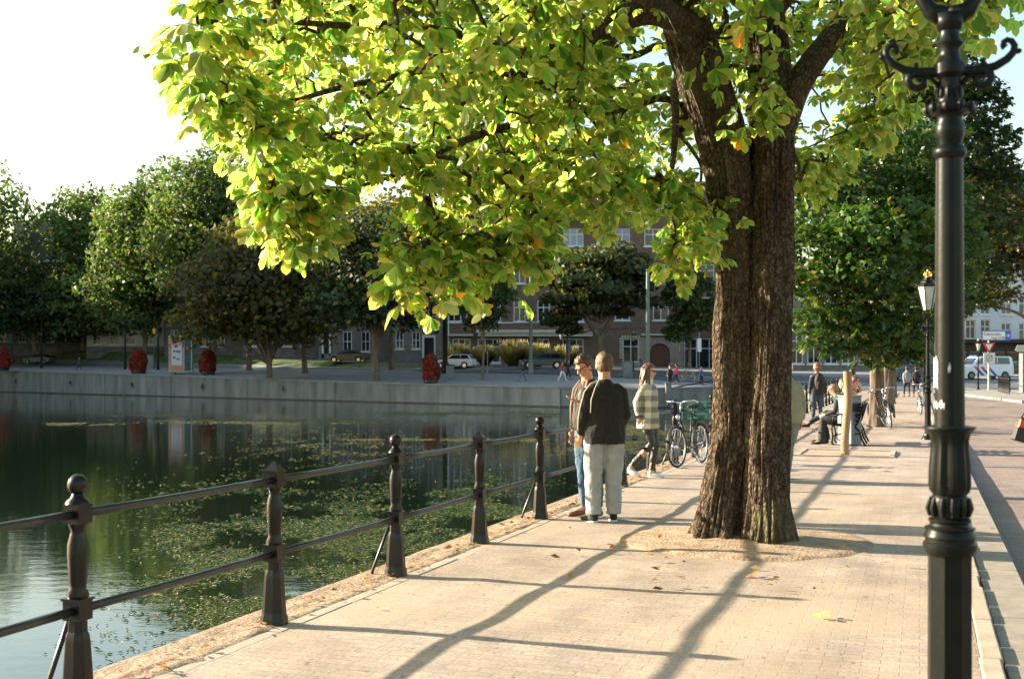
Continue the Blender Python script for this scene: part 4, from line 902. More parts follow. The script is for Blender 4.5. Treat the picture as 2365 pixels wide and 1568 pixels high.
# flower towers
def flower(x,Y,h,label,first=[None]):
    if first[0] is None:
        t=thing('flower_tower',gp(x,Y),label,'flower display',0,'red flower towers on the far quay')
        MB().lathe([(.55,0),(.72,.05),(.72,.45),(.64,.5)],14).build('pot',M['black'],t,'auto')
        g=np.random.default_rng(5); n=2600; z=g.random(n)**1.1; an=g.random(n)*2*PI; r=.86*np.sqrt(np.maximum(.03,1-((z-.3)/.74)**2))*np.sqrt(g.random(n))**.3*(1+.1*np.sin(an*3+z*6))
        P=np.stack([r*np.cos(an),r*np.sin(an),.3+2.15*z],1); N_=np.stack([np.cos(an),np.sin(an),.3+0*z],1)+g.normal(0,.6,(n,3)); N_/=np.linalg.norm(N_,axis=1,keepdims=True)
        T1=np.cross(N_,g.normal(0,1,(n,3))); T1/=np.linalg.norm(T1,axis=1,keepdims=True); T2=np.cross(N_,T1); L=.075*(.7+.6*g.random((n,1)))
        V=np.stack([P-T1*L,P-T2*L,P+T1*L,P+T2*L],1)
        red=g.random(n)<.25+.5*(np.sin(an*3+z*9)*np.cos(an*2-z*14)>-.25); 
        for nm,sel,cc in (('flowers',red,(.36,.008,.008)),('leaves',~red,(.05,.08,.02))):
            m=sel.sum(); c=np.array([cc])*(.5+.9*g.random((m,1))); npmesh(nm,V[sel].reshape(-1,3)+(np.repeat(N_[sel],4,0)*(.03 if nm=='flowers' else 0)),np.arange(m*4).reshape(m,4),M['petal'],t,np.repeat(c,4,0))
        first[0]=t
    else: t=place(copytree(first[0]),gp(x,Y),random.uniform(0,6),label)
    q=h/2.45; t.scale=(q*random.uniform(.85,1.12),q*random.uniform(.85,1.1),q); return t
flower(995,106.5,2.55,'red flower tower beside the grey litter bin')
flower(480,131,2.75,'red flower tower right of the poster pillar')
flower(320,138,2.75,'red flower tower between the tree trunk and the poster pillar')
flower(3,152,3.1,'red flower tower cut by the left edge')
# poster pillar (advertising column)
pl=thing('poster_pillar',gp(418,134),'orange and white poster pillar standing on the far quay','poster pillar',.18)
b=MB(); b.bb(-1.25,1.25,-.9,.9,.25,4.3); b.build('box',mat('pillar_box',(.25,.27,.27),None,1,.5),pl); b=MB(); b.bb(-1.0,-.6,-.7,.7,0,.25); b.bb(.6,1.0,-.7,.7,0,.25); b.build('foot',M['lightgrey'],pl)
b=MB()
for q in ((-1.25,-1.15),(.35,.45),(1.15,1.25)): b.bb(q[0],q[1],-.94,-.9,.25,4.3)
b.bb(-1.15,.35,-.94,-.9,4.18,4.3); b.bb(-1.15,.35,-.94,-.9,.25,.36); b.bb(.45,1.15,-.94,-.9,.25,.36); b.bb(.45,1.15,-.94,-.9,4.2,4.3); b.build('frame',M['cream'],pl)
po=MB().bb(-1.14,.34,-.925,-.902,.37,4.17).build('poster',mat('orange_poster',(.72,.25,.13),(.65,.30,.18),2,.6),pl)
MB().bb(-.95,.18,-.935,-.927,1.0,3.2).build('panel',mat('poster_white',(.72,.72,.76),None,1,.6),po)
b=MB(); b.ell((-.38,-.93,3.75),(.26,.01,.2),16,6); b.bb(-.7,-.05,-.933,-.927,3.35,3.45); b.build('emblem',mat('poster_pale_blue',(.55,.68,.75)),po)
b=MB()
for x,z,sx in ((-.66,2.55,.13),(-.36,2.55,.13),(-.1,2.52,.15),(-.66,1.85,.15),(-.22,1.7,.17)): b.ell((x,-.937,z),(sx,.008,.09),10,5); b.bb(x-sx,x+sx,-.942,-.936,z-.12,z-.09)
b.build('pictures',mat('poster_ink',(.08,.08,.09)),po)
p2=MB().bb(.46,1.14,-.925,-.902,.37,4.19).build('side_poster',mat('teal_poster',(.06,.16,.17),(.03,.07,.06),2,.6),pl); MB().ell((.75,-.93,2.9),(.16,.01,.3),12,6).build('figure',mat('rust_print',(.45,.14,.06)),p2)
# litter bins, poles
def simple_bin(x,Y,w_,h_,label):
    t=thing('litter_bin',gp(x,Y),label,'litter bin',0,'grey litter bins on the far quay'); MB().bb(-w_/2,w_/2,-w_/2,w_/2,0,h_).build('body',M['zinc'],t,bevel=.03); MB().bb(-w_/2-.03,w_/2+.03,-w_/2-.03,w_/2+.03,h_,h_+.12).build('lid',M['black'],t,bevel=.02); return t
simple_bin(1040,110,.72,1.25,'grey litter bin right of the nearest red flower tower'); simple_bin(349,150,.8,1.7,'grey litter bin by the left red flower tower'); simple_bin(1407,99,.8,1.1,'grey cabinet behind the blond man') if False else None
cab=thing('utility_cabinet',gp(1449,106),'blue grey utility cabinet beyond the woman in the plaid jacket','cabinet'); MB().bb(-.45,.45,-.3,.3,0,1.35).build('body',M['zinc'],cab,bevel=.03); MB().bb(-.5,.5,-.35,.35,1.35,1.42).build('top',M['zinc'],cab); MB().bb(-.4,.4,-.325,-.305,.1,1.3).build('door',M['greystone'],cab)
def pole(x,Y,r,h,label,m_='iron_green',arm=None):
    t=thing('tram_pole',gp(x,Y),label,'pole',0,'tall poles along the tram street')
    MB().lathe([(r*1.5,0),(r*1.5,1.0),(r*1.05,1.1),(r,1.3),(r*.75,h)],12).build('pole',M[m_] if m_ in M else m_,t,'auto'); MB().ell((0,0,h),(r,r,r),10,6).build('cap',M['iron_green'],t,True)
    MB().lathe([(r*1.12,h*.75),(r*1.12,h*.75+.12)],12).build('collar',M['zinc'],t); return t
pg=mat('pale_green_pole',(.16,.2,.17),(.11,.14,.12),3,.5)
pole(1226,112,.17,10,'tall pale green pole in front of the brick facade',pg); pole(1496,106,.19,9.5,'tall mottled green pole left of the round arched door',pg); pole(1028,118,.26,9,'thick dark pole beside the stone pilaster')
pole(96,160,.13,6,'thin pole near the left edge'); pole(289,150,.12,6,'thin pole left of the red tower'); pole(365,146,.12,5.5,'thin pole against the bank'); pole(1112,104,.09,4,'slim pole beside the young tree',pg) if False else None
def smallsign(x,Y,h,w_,z0,z1,mt,label,cat='sign'):
    t=thing('road_sign',gp(x,Y),label,cat); MB().tube([(0,0,0),(0,0,h)],.04,8).build('post',M['zinc'],t); MB().bb(-w_/2,w_/2,-.05,-.03 if False else -.045,z0,z1).build('plate',mt,t,bevel=.01); return t
smallsign(1615,104,4.1,.36,2.45,3.6,M['white'],'white stop sign on a thin post before the shop window'); smallsign(1315,115,3.2,.28,1.8,2.6,M['blue'],'small blue parking sign on a post'); smallsign(1126,107,2.6,.03,1.5,2.6,M['zinc'],'thin bare post on the gravel') 
smallsign(356,150,5.2,.36,4.4,5.0,mat('amber',(.7,.35,.03)),'amber topped white post by the left flower tower')
pg_=thing('wall_plate',W(1098,899,102.9),'small white plate fixed on the quay wall coping','plate'); MB().bb(-.22,.22,-.12,-.08,-.22,.22).build('plate',M['white'],pg_)
def farlamp(x,Y,label):
    t=copytree(L1); place(t,gp(x,Y),.2,label,'lanterns along the far street'); t['group']='lanterns along the far street'; return t
farlamp(1463,116,'dark lantern left of the round arched door'); farlamp(1296,125,'lantern in front of the ground floor windows'); farlamp(290,160,'lantern between the trees at the left')
# pampas grass bushes
def pampas(x,Y,r,label,seed):
    t=thing('ornamental_grass',gp(x,Y),label,'grass bush',0,'feathery grass bushes before the brick building'); g=np.random.default_rng(seed); n=900
    an=g.random(n)*2*PI; sp=g.random(n)**.6; h=r*(1.25+.4*g.random(n))*(1-.35*sp); x_=r*sp*np.cos(an)*1.0; y_=r*sp*np.sin(an); bx=x_*.25;by=y_*.25
    tx=-np.sin(an)*.03*r; ty=np.cos(an)*.03*r; mz=h*.65
    V=np.stack([np.stack([bx-tx,by-ty,0*h],1),np.stack([bx+tx,by+ty,0*h],1),np.stack([x_*.75+tx*1.3,y_*.75+ty*1.3,mz],1),np.stack([x_*1.1,y_*1.1,h],1)],1)
    c=np.zeros((n,4,3)); c[:,:2]=np.array([.06,.075,.02]); c[:,2]=np.array([.16,.15,.045]); c[:,3]=np.array([.24,.21,.10]); c*=(.7+.6*g.random((n,1,1)))
    npmesh('blades',V.reshape(-1,3),np.arange(n*4).reshape(n,4),M['leaf_far'],t,c.reshape(-1,3)); m=160; an=g.random(m)*2*PI; P=np.stack([r*.9*np.cos(an)*g.random(m),r*.9*np.sin(an)*g.random(m),r*(1.1+.3*g.random(m))],1)
    q=g.normal(0,.3,(m,3)); q[:,2]=1; q/=np.linalg.norm(q,axis=1,keepdims=True); s_=np.cross(q,g.normal(0,1,(m,3))); s_/=np.linalg.norm(s_,axis=1,keepdims=True)
    V=np.stack([P-q*.22,P+s_*.07,P+q*.3,P-s_*.07],1); npmesh('plumes',V.reshape(-1,3),np.arange(m*4).reshape(m,4),M['leaf_far'],t,np.tile(np.array([[.36,.31,.18]]),(m*4,1)))
pampas(1058,131,1.6,'feathery grass bush behind the white hatchback',1); pampas(1185,128,1.95,'largest feathery grass bush, under the narrow ground floor window',2); pampas(1240,128,1.7,'feathery grass bush behind the tall green pole',3); pampas(1308,128,1.6,'feathery grass bush above the two walkers',4); pampas(1120,131,1.5,'shaded feathery grass bush left of the largest one',5)
# bench seat (park side) -> steps and rails of the quay ramp
rr_=thing('ramp_railing',(10.8,94.6,0),'dark handrail sloping along the far quay ramp','railing')
b=MB(); b.tube([(0,0,-.2),(2.9,0,.25),(7.5,.8,1.0)],.05,8); b.tube([(6.,.6,-.1),(6.,.6,.78)],.045,8); b.tube([(0,0,-1.1),(0,0,-.2)],.045,8); b.build('handrail',M['iron'],rr_)
rp=thing('ramp_post',(12.2,93.2,-1.),'pale square stone post at the foot of the ramp railing','post'); MB().bb(-.22,.22,-.2,.2,0,1.35).build('shaft',M['greystone'],rp,bevel=.02); MB().bb(-.26,.26,-.24,.24,1.35,1.45).build('cap',M['greystone'],rp)
# ================= near street furniture
pit=MB(); c0=PR(13.9,2.4)
pt=mat('pit_soil',(.40,.30,.2),(.32,.24,.16),8,.95,0,.6,40,.01)
o=MB().bb(-.8,.8,-.8,.8,.004,.012).build('tree_pit',pt); o.location=(6.35,22.7,0); o.rotation_euler=(0,0,QR); o['kind']='structure'
b=MB(); 
for q in ((-.9,.9,.8,.88),(-.88,-.8,-.8,.8),(.8,.88,-.8,.8),(-.9,.9,-.88,-.8)): b.bb(q[0],q[1],q[2],q[3],-.05,.03)
o=b.build('pit_border',M['pave_stone']); o.location=(6.35,22.7,0); o.rotation_euler=(0,0,QR); o['kind']='structure'
sk=thing('wooden_stake',(6.22,22.2,0),'peeled round wooden stake standing in the empty tree pit','stake')
b=MB(); vs=[];fs=[];n=14;m_=12
for j in range(m_+1):
    for k in range(n):
        an=2*PI*k/n; r=.078*(1+.07*noise.noise(Vector((math.cos(an)*1.5,math.sin(an)*1.5,j*.4)))); vs.append((r*math.cos(an)+.05*(j/m_-.5)-.02*math.sin(j*.6),r*math.sin(an),1.6*j/m_-.03))
for j in range(m_):
    for k in range(n): fs.append((j*n+k,j*n+(k+1)%n,(j+1)*n+(k+1)%n,(j+1)*n+k))
fs.append(tuple(m_*n+k for k in range(n))); b.add(vs,fs); b.build('log',M['wood'],sk,'auto')
bn=thing('street_bin',(7.12,25.2,0),'square grey litter bin standing behind the wooden stake','litter bin',R(38))
MB().bb(-.17,.17,-.17,.17,.02,1.02).build('body',M['zinc'],bn,bevel=.008); b=MB(); b.bb(-.18,.18,-.18,.18,1.02,1.06); b.build('lid',M['zinc'],bn,bevel=.006); MB().bb(-.14,.14,-.178,-.172,.72,.9).build('slot',M['black'],bn); b=MB(); b.bb(.172,.18,-.165,.165,.03,1.0); b.bb(-.165,.165,.172,.18,.03,1.0); b.build('side_panel',M['lightgrey'],bn); MB().bb(-.18,-.172,-.165,.165,.03,1.0).build('door_panel',mat('pale_panel',(.36,.36,.35)),bn)
# bench facing the water
be=thing('park_bench',PR(18.3,2.28),'slatted bench with curved black iron ends, facing the water','bench',QR)   # local x: away from water, y: along quay
def bench_end(y,mt):
    b=MB(); p=[(-.12,0,.0),(-.16,0,.06),(-.14,0,.2),(-.17,0,.38),(-.10,0,.44),(.15,0,.42),(.30,0,.40),(.36,0,.47),(.42,0,.66),(.48,0,.86)]
    b.tube([(q[0],y,q[2]) for q in p],.021,6); b.tube([(.30,y,.41),(.40,y,.3),(.44,y,.15),(.52,y,0)],.021,6); b.tube([(-.13,y,.2),(.1,y,.27),(.40,y,.25)],.016,6); b.tube([(-.15,y,.4),(-.13,y,.6),(.0,y,.66),(.38,y,.64)],.018,6)
    return b.build('end_frame',mt,be,True)
bench_end(-.85,M['iron']); bench_end(.85,M['iron']); bench_end(.0,M['iron'])
b=MB()
for i in range(7): b.bb(-.16+i*.068,-.16+i*.068+.05,-.9,.9,.445,.47)
b.build('seat',M['iron_green'],be,bevel=.005); b=MB()
for i in range(6): b.box((.345+i*.022,0,.53+i*.068),(.022,1.8,.05),0,1,0,R(18))
b.build('backrest',M['iron_green'],be,bevel=.005)
# direction sign, give way sign, zone plate on one post
sg=thing('direction_sign_post',(35.1,88.,-.02),'white and blue Centrum-ring direction sign over a give way triangle','sign',-.0)
k=88/F; MB().tube([(0,0,0),(0,0,4.3)],.07,10).build('post',mat('sand_grey_post',(.4,.37,.3)),sg)
xa,xb=(2264-2281)*k,(2331-2281)*k; za,zb_=CH+(HY-786)*k,CH+(HY-763)*k
pl_=MB().bb(xa,xb,-.14,-.10,za,zb_).build('direction_plate',M['blue'],sg,bevel=.02)
MB().bb(xa+.07,xb-.44,-.150,-.142,za+.07,zb_-.07).build('white_field',mat('cream_field',(.78,.76,.66)),pl_)
def text(s_,size,loc,mt,name,parent,ext=.004):
    cu=bpy.data.curves.new(name,'FONT'); cu.body=s_; cu.size=size; cu.extrude=ext; to=bpy.data.objects.new('tmp',cu); col.objects.link(to)
    dg=bpy.context.evaluated_depsgraph_get(); dg.update(); me=bpy.data.meshes.new_from_object(to.evaluated_get(dg)); col.objects.unlink(to); bpy.data.objects.remove(to)
    for v in me.vertices: v.co=(v.co.x,-v.co.z,v.co.y)
    me.name=name; me.materials.clear(); me.materials.append(mt); o=bpy.data.objects.new(name,me); col.objects.link(o); o.location=loc; o.parent=parent; return o
ink=mat('sign_ink',(.015,.015,.02))
text('Centrum-',.33,(xa+.12,-.155,zb_-.36),ink,'lettering',pl_); text('ring S100',.27,(xa+.66,-.155,za+.11),ink,'lettering',pl_)
zc=(za+zb_)/2; xc=xb-.22; b=MB(); b.bb(xc-.15,xc+.06,-.155,-.146,zc-.028,zc+.028); b.prism([(xc+.15,zc),(xc+.0,zc+.13),(xc-.05,zc+.10),(xc+.05,zc),(xc-.05,zc-.10),(xc+.0,zc-.13)],-.156,-.145); b.build('arrow',M['white'],pl_)
def tri(r,c,z): return [(c-r,z+r*.58),(c+r,z+r*.58),(c,z-r*1.15)]
gz=CH+(HY-801)*k; gw=MB().prism(tri(.47,-.02,gz+.05),-.13,-.10).build('give_way_sign',M['red'],sg); MB().prism(tri(.27,-.02,gz+.06),-.142,-.132).build('white_triangle',M['white'],gw)
zz=CH+(HY-827)*k; zp=MB().bb(-.42,.42,-.13,-.10,zz-.4,zz+.42).build('zone_plate',mat('pale_plate',(.6,.6,.55)),sg); b=MB(); b.torus((0,-.135,zz+.02),.22,.02,'Y',20,6); b.box((0,-.136,zz),(.62,.012,.05),0,1,0,R(-45)); b.box((0,-.138,zz),(.62,.012,.03),0,1,0,R(-45)); b.build('crossed_symbol',mat('faded_ink',(.16,.16,.16)),zp)
# small direction board further right
sd=thing('small_direction_board',(41.9,97,.2),'small pale pointer board on a post at the right','sign'); MB().tube([(0,0,0),(0,0,3.9)],.05,8).build('post',M['iron'],sd); MB().prism([(-1.1,2.9),(-.9,3.3),(.1,3.3),(.1,2.75),(-.9,2.75)],-.1,-.07).build('board',M['cream'],sd)
# bollard railings on the traffic island
isl=MB().slab([(31,88),(25.6,60),(60,55),(60,92)],-.3,-.005).build('island_pavement',mat('island_paving',(.22,.195,.165),(.27,.24,.2),4,.9,0,.3,30,.004)); isl['kind']='structure'
def bollards(x0,y0,x1,y1,n,label):
    t=thing('guard_railing',(x0,y0,0),label,'railing',0,'black guard railings on the traffic island'); d=Vector((x1-x0,y1-y0,0)); src=None
    for i in range(n):
        if src is None: src=MB().lathe([(.05,-.02),(.05,.1),(.035,.14),(.035,.85),(.055,.9),(.06,.95),(.03,1.0),(.045,1.04),(.02,1.08)],8).build('post',M['iron'],t,'auto'); o=src
        else: o=src.copy(); col.objects.link(o); o.parent=t
        o.location=d*i/(n-1)
    MB().tube([(0,0,.8),tuple(d+Vector((0,0,.8)))],.02,6).build('rail',M['iron'],t); MB().tube([(0,0,.2),tuple(d+Vector((0,0,.2)))],.02,6).build('rail',M['iron'],t)
bollards(34.2,84.,31.2,75,11,'black guard railing of slim posts on the traffic island'); bollards(34.2,84.,39,84,7,'short black guard railing facing the crossing')
bx=thing('grey_cabinet',(33.2,78,0),'tall grey cabinet cut by the right edge','cabinet'); MB().bb(0,1.2,-.3,.3,0,2.6).build('body',M['zinc'],bx,bevel=.03); MB().bb(.1,1.1,-.32,-.302,.2,2.4).build('door',M['greystone'],bx)
# zebra / lane lines at the crossing
o=MB().bb(20,60,95.2,95.6,0,.012).build('road_marking',M['white']); o.location=(0,0,zland(30,95.4)+.004); o['kind']='structure'
# fallen leaves
def litter():
    g=np.random.default_rng(3); L=[]
    for _ in range(260): a=g.uniform(-4,12); L.append((a,g.normal(-.03,.07),.02,.035))
    for _ in range(12): L.append((g.uniform(-3,20),g.uniform(.3,4.),.012,.05))
    for _ in range(34): an=g.random()*6.28; r=g.random()**.5*1.4; L.append((1.2+r*math.sin(an),2.35+r*math.cos(an)*1.1,.05,.04))
    V=[];T=[]
    for a,o_,z,s_ in L:
        p=PR(a,o_,z+.012); an=g.random()*6.28; s_*=g.uniform(.5,1.2); u=Vector((math.cos(an),math.sin(an),g.normal(0,.25)))*s_; v_=Vector((-math.sin(an),math.cos(an),g.normal(0,.3)))*s_*.5
        V+= [p-u,p-v_,p+u,p+v_+Vector((0,0,.01))]; c=[(.25,.12,.045),(.34,.22,.08),(.15,.075,.03)][g.integers(3)]; T+=[c]*4
    o=npmesh('fallen_leaves',np.array([tuple(v) for v in V]),np.arange(len(V)).reshape(-1,4),M['leaf_far'],None,np.array(T)); tag(o,'scattered brown fallen leaves on the paving and soil strip','fallen leaves',None,'stuff')
litter()
def bigleaf(x,y,col_,label,s_=.12):
    p=G(x,y); t=thing('fallen_leaf',(p.x,p.y,.035),label,'leaf',random.uniform(0,6),'large fallen chestnut leaves')
    P=np.zeros((1,3)); 
    def tf(g,n,e,k): return np.tile(np.array(col_)[None,None],(n,e.shape[1],1))
    V,Fq,T=palmate(P,np.array([[1,0,.05]]),s_,5,True,tf,int(x),(0,.02)); V[:,2]*=.35; fixquads('blade',V,Fq,M['leaf_far'],t,T)
bigleaf(1735,1337,(.45,.2,.06),'curled orange brown leaf lying in the wide rail shadow'); bigleaf(1895,1427,(.5,.4,.2),'flattened pale yellow leaf on the bricks',.10); bigleaf(1545,1162,(.75,.55,.1),'small bright yellow leaf beyond the couple',.07); bigleaf(1885,1249+20,(.5,.1,.04),'small red leaf at the rim of the tree soil',.05)
bigleaf(2255,1213,(.7,.45,.1),'yellow leaf in the gutter by the lamp',.1)
# ================= people
def clothtex(name,scale,depth=3):
    t=bpy.data.textures.new(name,'CLOUDS'); t.noise_scale=scale; t.noise_depth=depth; return t
TX=clothtex('folds',.11); TX2=clothtex('fine_folds',.05)
def fuse(o,vox,disp=0.,tex=None,smooth=3):
    r=o.modifiers.new('r','REMESH'); r.mode='VOXEL'; r.voxel_size=vox; r.use_smooth_shade=True
    if smooth: s_=o.modifiers.new('s','SMOOTH'); s_.iterations=smooth; s_.factor=.5
    if disp: d=o.modifiers.new('d','DISPLACE'); d.texture=tex or TX; d.strength=disp; d.texture_coords='LOCAL'; d.mid_level=.5
    return o
def plaidmat():
    m,nt,bs=base_mat('plaid_flannel'); v=tcoord(nt); sp=nd(nt,'ShaderNodeSeparateXYZ'); nt.links.new(v,sp.inputs[0])
    def st(sock,f,ph): 
        return mth(nt,'GREATER_THAN',mth(nt,'SINE',mth(nt,'ADD',mth(nt,'MULTIPLY',sock,f),ph)),0.)
    a=st(sp.outputs[2],38.,.6); b_=st(sp.outputs[1],38.,.2); f=mth(nt,'MULTIPLY',mth(nt,'ADD',a,b_),.5)
    nt.links.new(ramp(nt,f,[(0,(.68,.61,.50)),(.5,(.38,.34,.26)),(1,(.17,.155,.11))]),bs.inputs['Base Color']); bs.inputs['Roughness'].default_value=.95; return m
def person(loc,face,label,J=None,top=None,legs=None,hair=None,hm=None,shoes=None,hs_=1.,h=1.8,vox=.009,fem=False,head=(0,0,0),top_r=1.,leg_r=1.,sleeve=True,hem=.86,grip=None,skirt=False,hairlen=0,sun=False,fold=.02,group=None,spread=(1.,1.)):
    """face: compass angle (deg) the body faces, 0 = towards the camera, 90 = right; joints in body frame, front = -y, own left = +x"""
    t=thing('person',loc,label,'person',R(face)+PI*0,group)
    j=dict(pelvis=(0,0,.95),waist=(0,.0,1.10),chest=(0,-.005,1.32),neck=(0,.01,1.50),hd=(0,-.01,1.668),
      sL=(.165,.01,1.41),eL=(.215,.03,1.14),wL=(.23,-.04,.90),sR=(-.165,.01,1.41),eR=(-.215,.03,1.14),wR=(-.23,-.04,.90),
      hL=(.095,0,.92),kL=(.105,-.02,.50),aL=(.11,.02,.09),tL=(.13,-.15,.02),hR=(-.095,0,.92),kR=(-.105,-.02,.50),aR=(-.11,.02,.09),tR=(-.13,-.15,.02))
    if J: j.update(J)
    s=h/1.8; j={k:Vector(v)*s for k,v in j.items()}
    if fem:
        for k in ('sL','sR'): j[k].x*=.88
    X=(1,0,0); hy,hp,hr=[R(a) for a in head]
    HM=Matrix.Translation(j['hd'])@Matrix.Rotation(hy,4,'Z')@Matrix.Rotation(hp,4,'X')@Matrix.Rotation(hr,4,'Y')@Matrix.Scale(s*hs_*(.97 if fem else 1.),4)
    b=MB()
    # torso, neck
    up=[j['pelvis']-Vector((0,0,.08)),j['pelvis'],j['waist'],j['waist'].lerp(j['chest'],.5),j['chest'],j['chest'].lerp(j['neck'],.62),j['neck']]
    rt=[(.15,.095),(.16,.11),(.135,.095),(.145,.10),(.165,.112),(.15,.09),(.07,.065)]
    if fem: rt=[(.155,.1),(.165,.115),(.115,.085),(.125,.095),(.14,.112),(.125,.085),(.055,.055)]
    sh=j['sL']-j['sR']; b.tube(up,[(a*s,c*s) for a,c in rt],16,ref=sh)
    b.tube([j['neck']-Vector((0,0,.05)),j['neck'].lerp(j['hd'],.4),j['hd']-Vector((0,0,.03))],[.075*s,.064*s,.062*s],12,ref=sh)
    # head
    b.m=HM; hs=[(-.118,.022,.022,-.062),(-.108,.038,.040,-.050),(-.085,.052,.062,-.034),(-.05,.062,.080,-.016),(-.01,.069,.090,-.004),(.03,.074,.097,.002),(.065,.071,.094,.006),(.095,.057,.076,.008),(.112,.036,.048,.008),(.12,.01,.012,.008)]
    b.tube([(0,y,z) for z,a,c,y in hs],[(a,c) for z,a,c,y in hs],18,ref=X)
    b.tube([(0,-.088,.018),(0,-.104,-.012),(0,-.112,-.026),(0,-.092,-.034)],[.009,.011,.014,.011],8)
    b.ell((0,-.088,-.058),(.022,.012,.007),10,6); b.ell((0,-.086,-.07),(.018,.012,.007),10,6); b.ell((0,-.085,.032),(.05,.012,.009),10,6)
    for q in (-1,1): b.ell((q*.079,.006,-.012),(.014,.022,.034),8,6)
    b.m=Matrix.Identity(4)
    # arms, hands
    for S in 'LR':
        sg_=1 if S=='L' else -1; a,e,w_=j['s'+S],j['e'+S],j['w'+S]
        b.tube([a.lerp(j['chest'],.35),a,a.lerp(e,.5),e,e.lerp(w_,.35),w_],[.05*s,.052*s,.045*s,.037*s,.038*s,.025*s],10)
        d=(w_-e).normalized(); g_=(grip or {}).get(S); palm_n=Vector((-sg_,0,0)) if not g_ else Vector(g_[0]).normalized()
        palm_n=(palm_n-d*palm_n.dot(d)).normalized(); sd=d.cross(palm_n); 
        if sd.y>0: sd=-sd   # thumb side forward
        L=.095*s; pc=w_+d*L*.5; b.tube([w_-d*.01,w_+d*.03*s,w_+d*L*.8,w_+d*L],[(.026*s,.02*s),(.036*s,.017*s),(.04*s,.015*s),(.037*s,.013*s)],10,ref=sd)
        curl=(g_[1] if g_ else .35)
        for i,(off,ln) in enumerate(((.03,.072),(.01,.082),(-.011,.077),(-.03,.06))):
            p0=w_+d*L+sd*off*s; dd=d.copy(); pts=[p0]
            for q in range(3):
                an=curl*(.7+.5*q)+i*.06; dd=(d*math.cos(an)+palm_n*math.sin(an)); pts.append(pts[-1]+dd*ln*s*(.45,.32,.23)[q])
            b.tube(pts,[.0095*s,.009*s,.008*s,.0065*s],7)
        p0=w_+d*.025*s+sd*.028*s; b.tube([p0,p0+(d*.5+sd*.8+palm_n*.2)*.035*s,p0+(d*.8+sd*.75+palm_n*.5)*.062*s],[.014*s,.011*s,.008*s],7)
    for S in 'LR':
        H,K,A_,T_=j['h'+S],j['k'+S],j['a'+S],j['t'+S]
        b.tube([H+Vector((0,0,.03)),H.lerp(K,.5),K,K.lerp(A_,.3),A_],[.082*s,.07*s,.052*s,.054*s,.036*s],10); b.tube([A_,(A_+T_)/2,T_+Vector((0,0,.01))],[.034*s,.035*s,.025*s],8)
    body=fuse(b.build('body',M['skin'],t,True),vox*.75,0,smooth=1)
    # eyes / sunglasses
    b=MB(); b.m=HM
    if sun:
        for q in (-1,1): b.ell((q*.034,-.094,.012),(.027,.008,.02),10,6); b.tube([(q*.06,-.09,.018),(q*.074,.0,.012)],.004,5)
        b.tube([(-.012,-.1,.016),(.012,-.1,.016)],.004,5); b.build('sunglasses',M['black'],t,True)
    elif vox<.02:
        for q in (-1,1): b.ell((q*.032,-.083,.01),(.011,.009,.006),8,6); 
        b.build('eyes',M['black'],t,True)
    # hair: shell that leaves the face free
    if hair:
        vs=[];fs=[];n,mm=40,28; T=hair.get('t',.016); ln=hair.get('front',.055); back=hair.get('back',-.075)
        for i in range(mm+1):
            th=PI*i/mm
            for k in range(n):
                an=2*PI*k/n; d=Vector((math.sin(th)*math.cos(an),math.sin(th)*math.sin(an),math.cos(th)))
                fr=max(0,-d.y); z=.03+.1*d.z; lim=ln if d.y<-.35 else (back if d.y>.1 else back+(ln-back)*((.1-d.y)/.45)**1.3)
                on=min(1,max(0,(z-lim)/.02)); nz=noise.noise(Vector((d.x*4,d.y*4,d.z*4))+Vector(loc))*.5+noise.noise(Vector((d.x*14,d.y*14,d.z*5))+Vector(loc))*.35
                r=T*(1+1.3*nz*hair.get('rough',.6)+hair.get('topk',0)*max(0,d.z)) if on>0 else -.02
                r=-.02+(r+.02)*on; vs.append((d.x*(.077+r),.004+d.y*(.099+r),.012+d.z*(.103+r)))
        for i in range(mm):
            for k in range(n): fs.append((i*n+k,(i+1)*n+k,(i+1)*n+(k+1)%n,i*n+(k+1)%n))
        b=MB(); b.m=HM; b.add(vs,fs)
        if hairlen:
            hb_=MB(); 
            for i in range(70):
                an=R(-8+196*i/69+random.uniform(-6,6)); r=random.uniform(.8,1.05); x0=.078*math.cos(an)*r; y0=.095*math.sin(an)*r+.005
                pts=[]; l_=hairlen*random.uniform(.8,1.08); wv=random.uniform(0,6)
                for q in range(8): 
                    f=q/7; pts.append((x0*(1+.5*f)+.012*math.sin(wv+f*9),y0*(1+.25*f)+.012*math.cos(wv+f*8)-.0,.03-f*l_+.05*(1-f)))
                b.tube(pts,[.014,.02,.024,.023,.021,.018,.013,.005],6)
        b.build('hair',hm,t,True)
    # top garment
    if top:
        q=top_r; b=MB(); zp=j['pelvis']+Vector((0,0,(hem-.95)*s)); 
        up=[zp,j['pelvis'].lerp(j['waist'],.4) if hem<.98 else zp+Vector((0,0,.04)),j['waist'],j['waist'].lerp(j['chest'],.5),j['chest'],j['chest'].lerp(j['neck'],.55),j['neck']+Vector((0,.004,.01)),j['neck']+Vector((0,0,.03*s))]
        rt=[(.200,.158),(.205,.160),(.198,.154),(.195,.148),(.192,.142),(.165,.11),(.082,.078),(.07,.068)]
        if fem: rt=[(.19,.15),(.18,.145),(.165,.125),(.17,.13),(.165,.13),(.145,.105),(.075,.072),(.072,.07)]
        b.tube(up,[(a*s*q,c*s*q) for a,c in rt[:-2]]+[(a*s,c*s) for a,c in rt[-2:]],20,ref=sh)
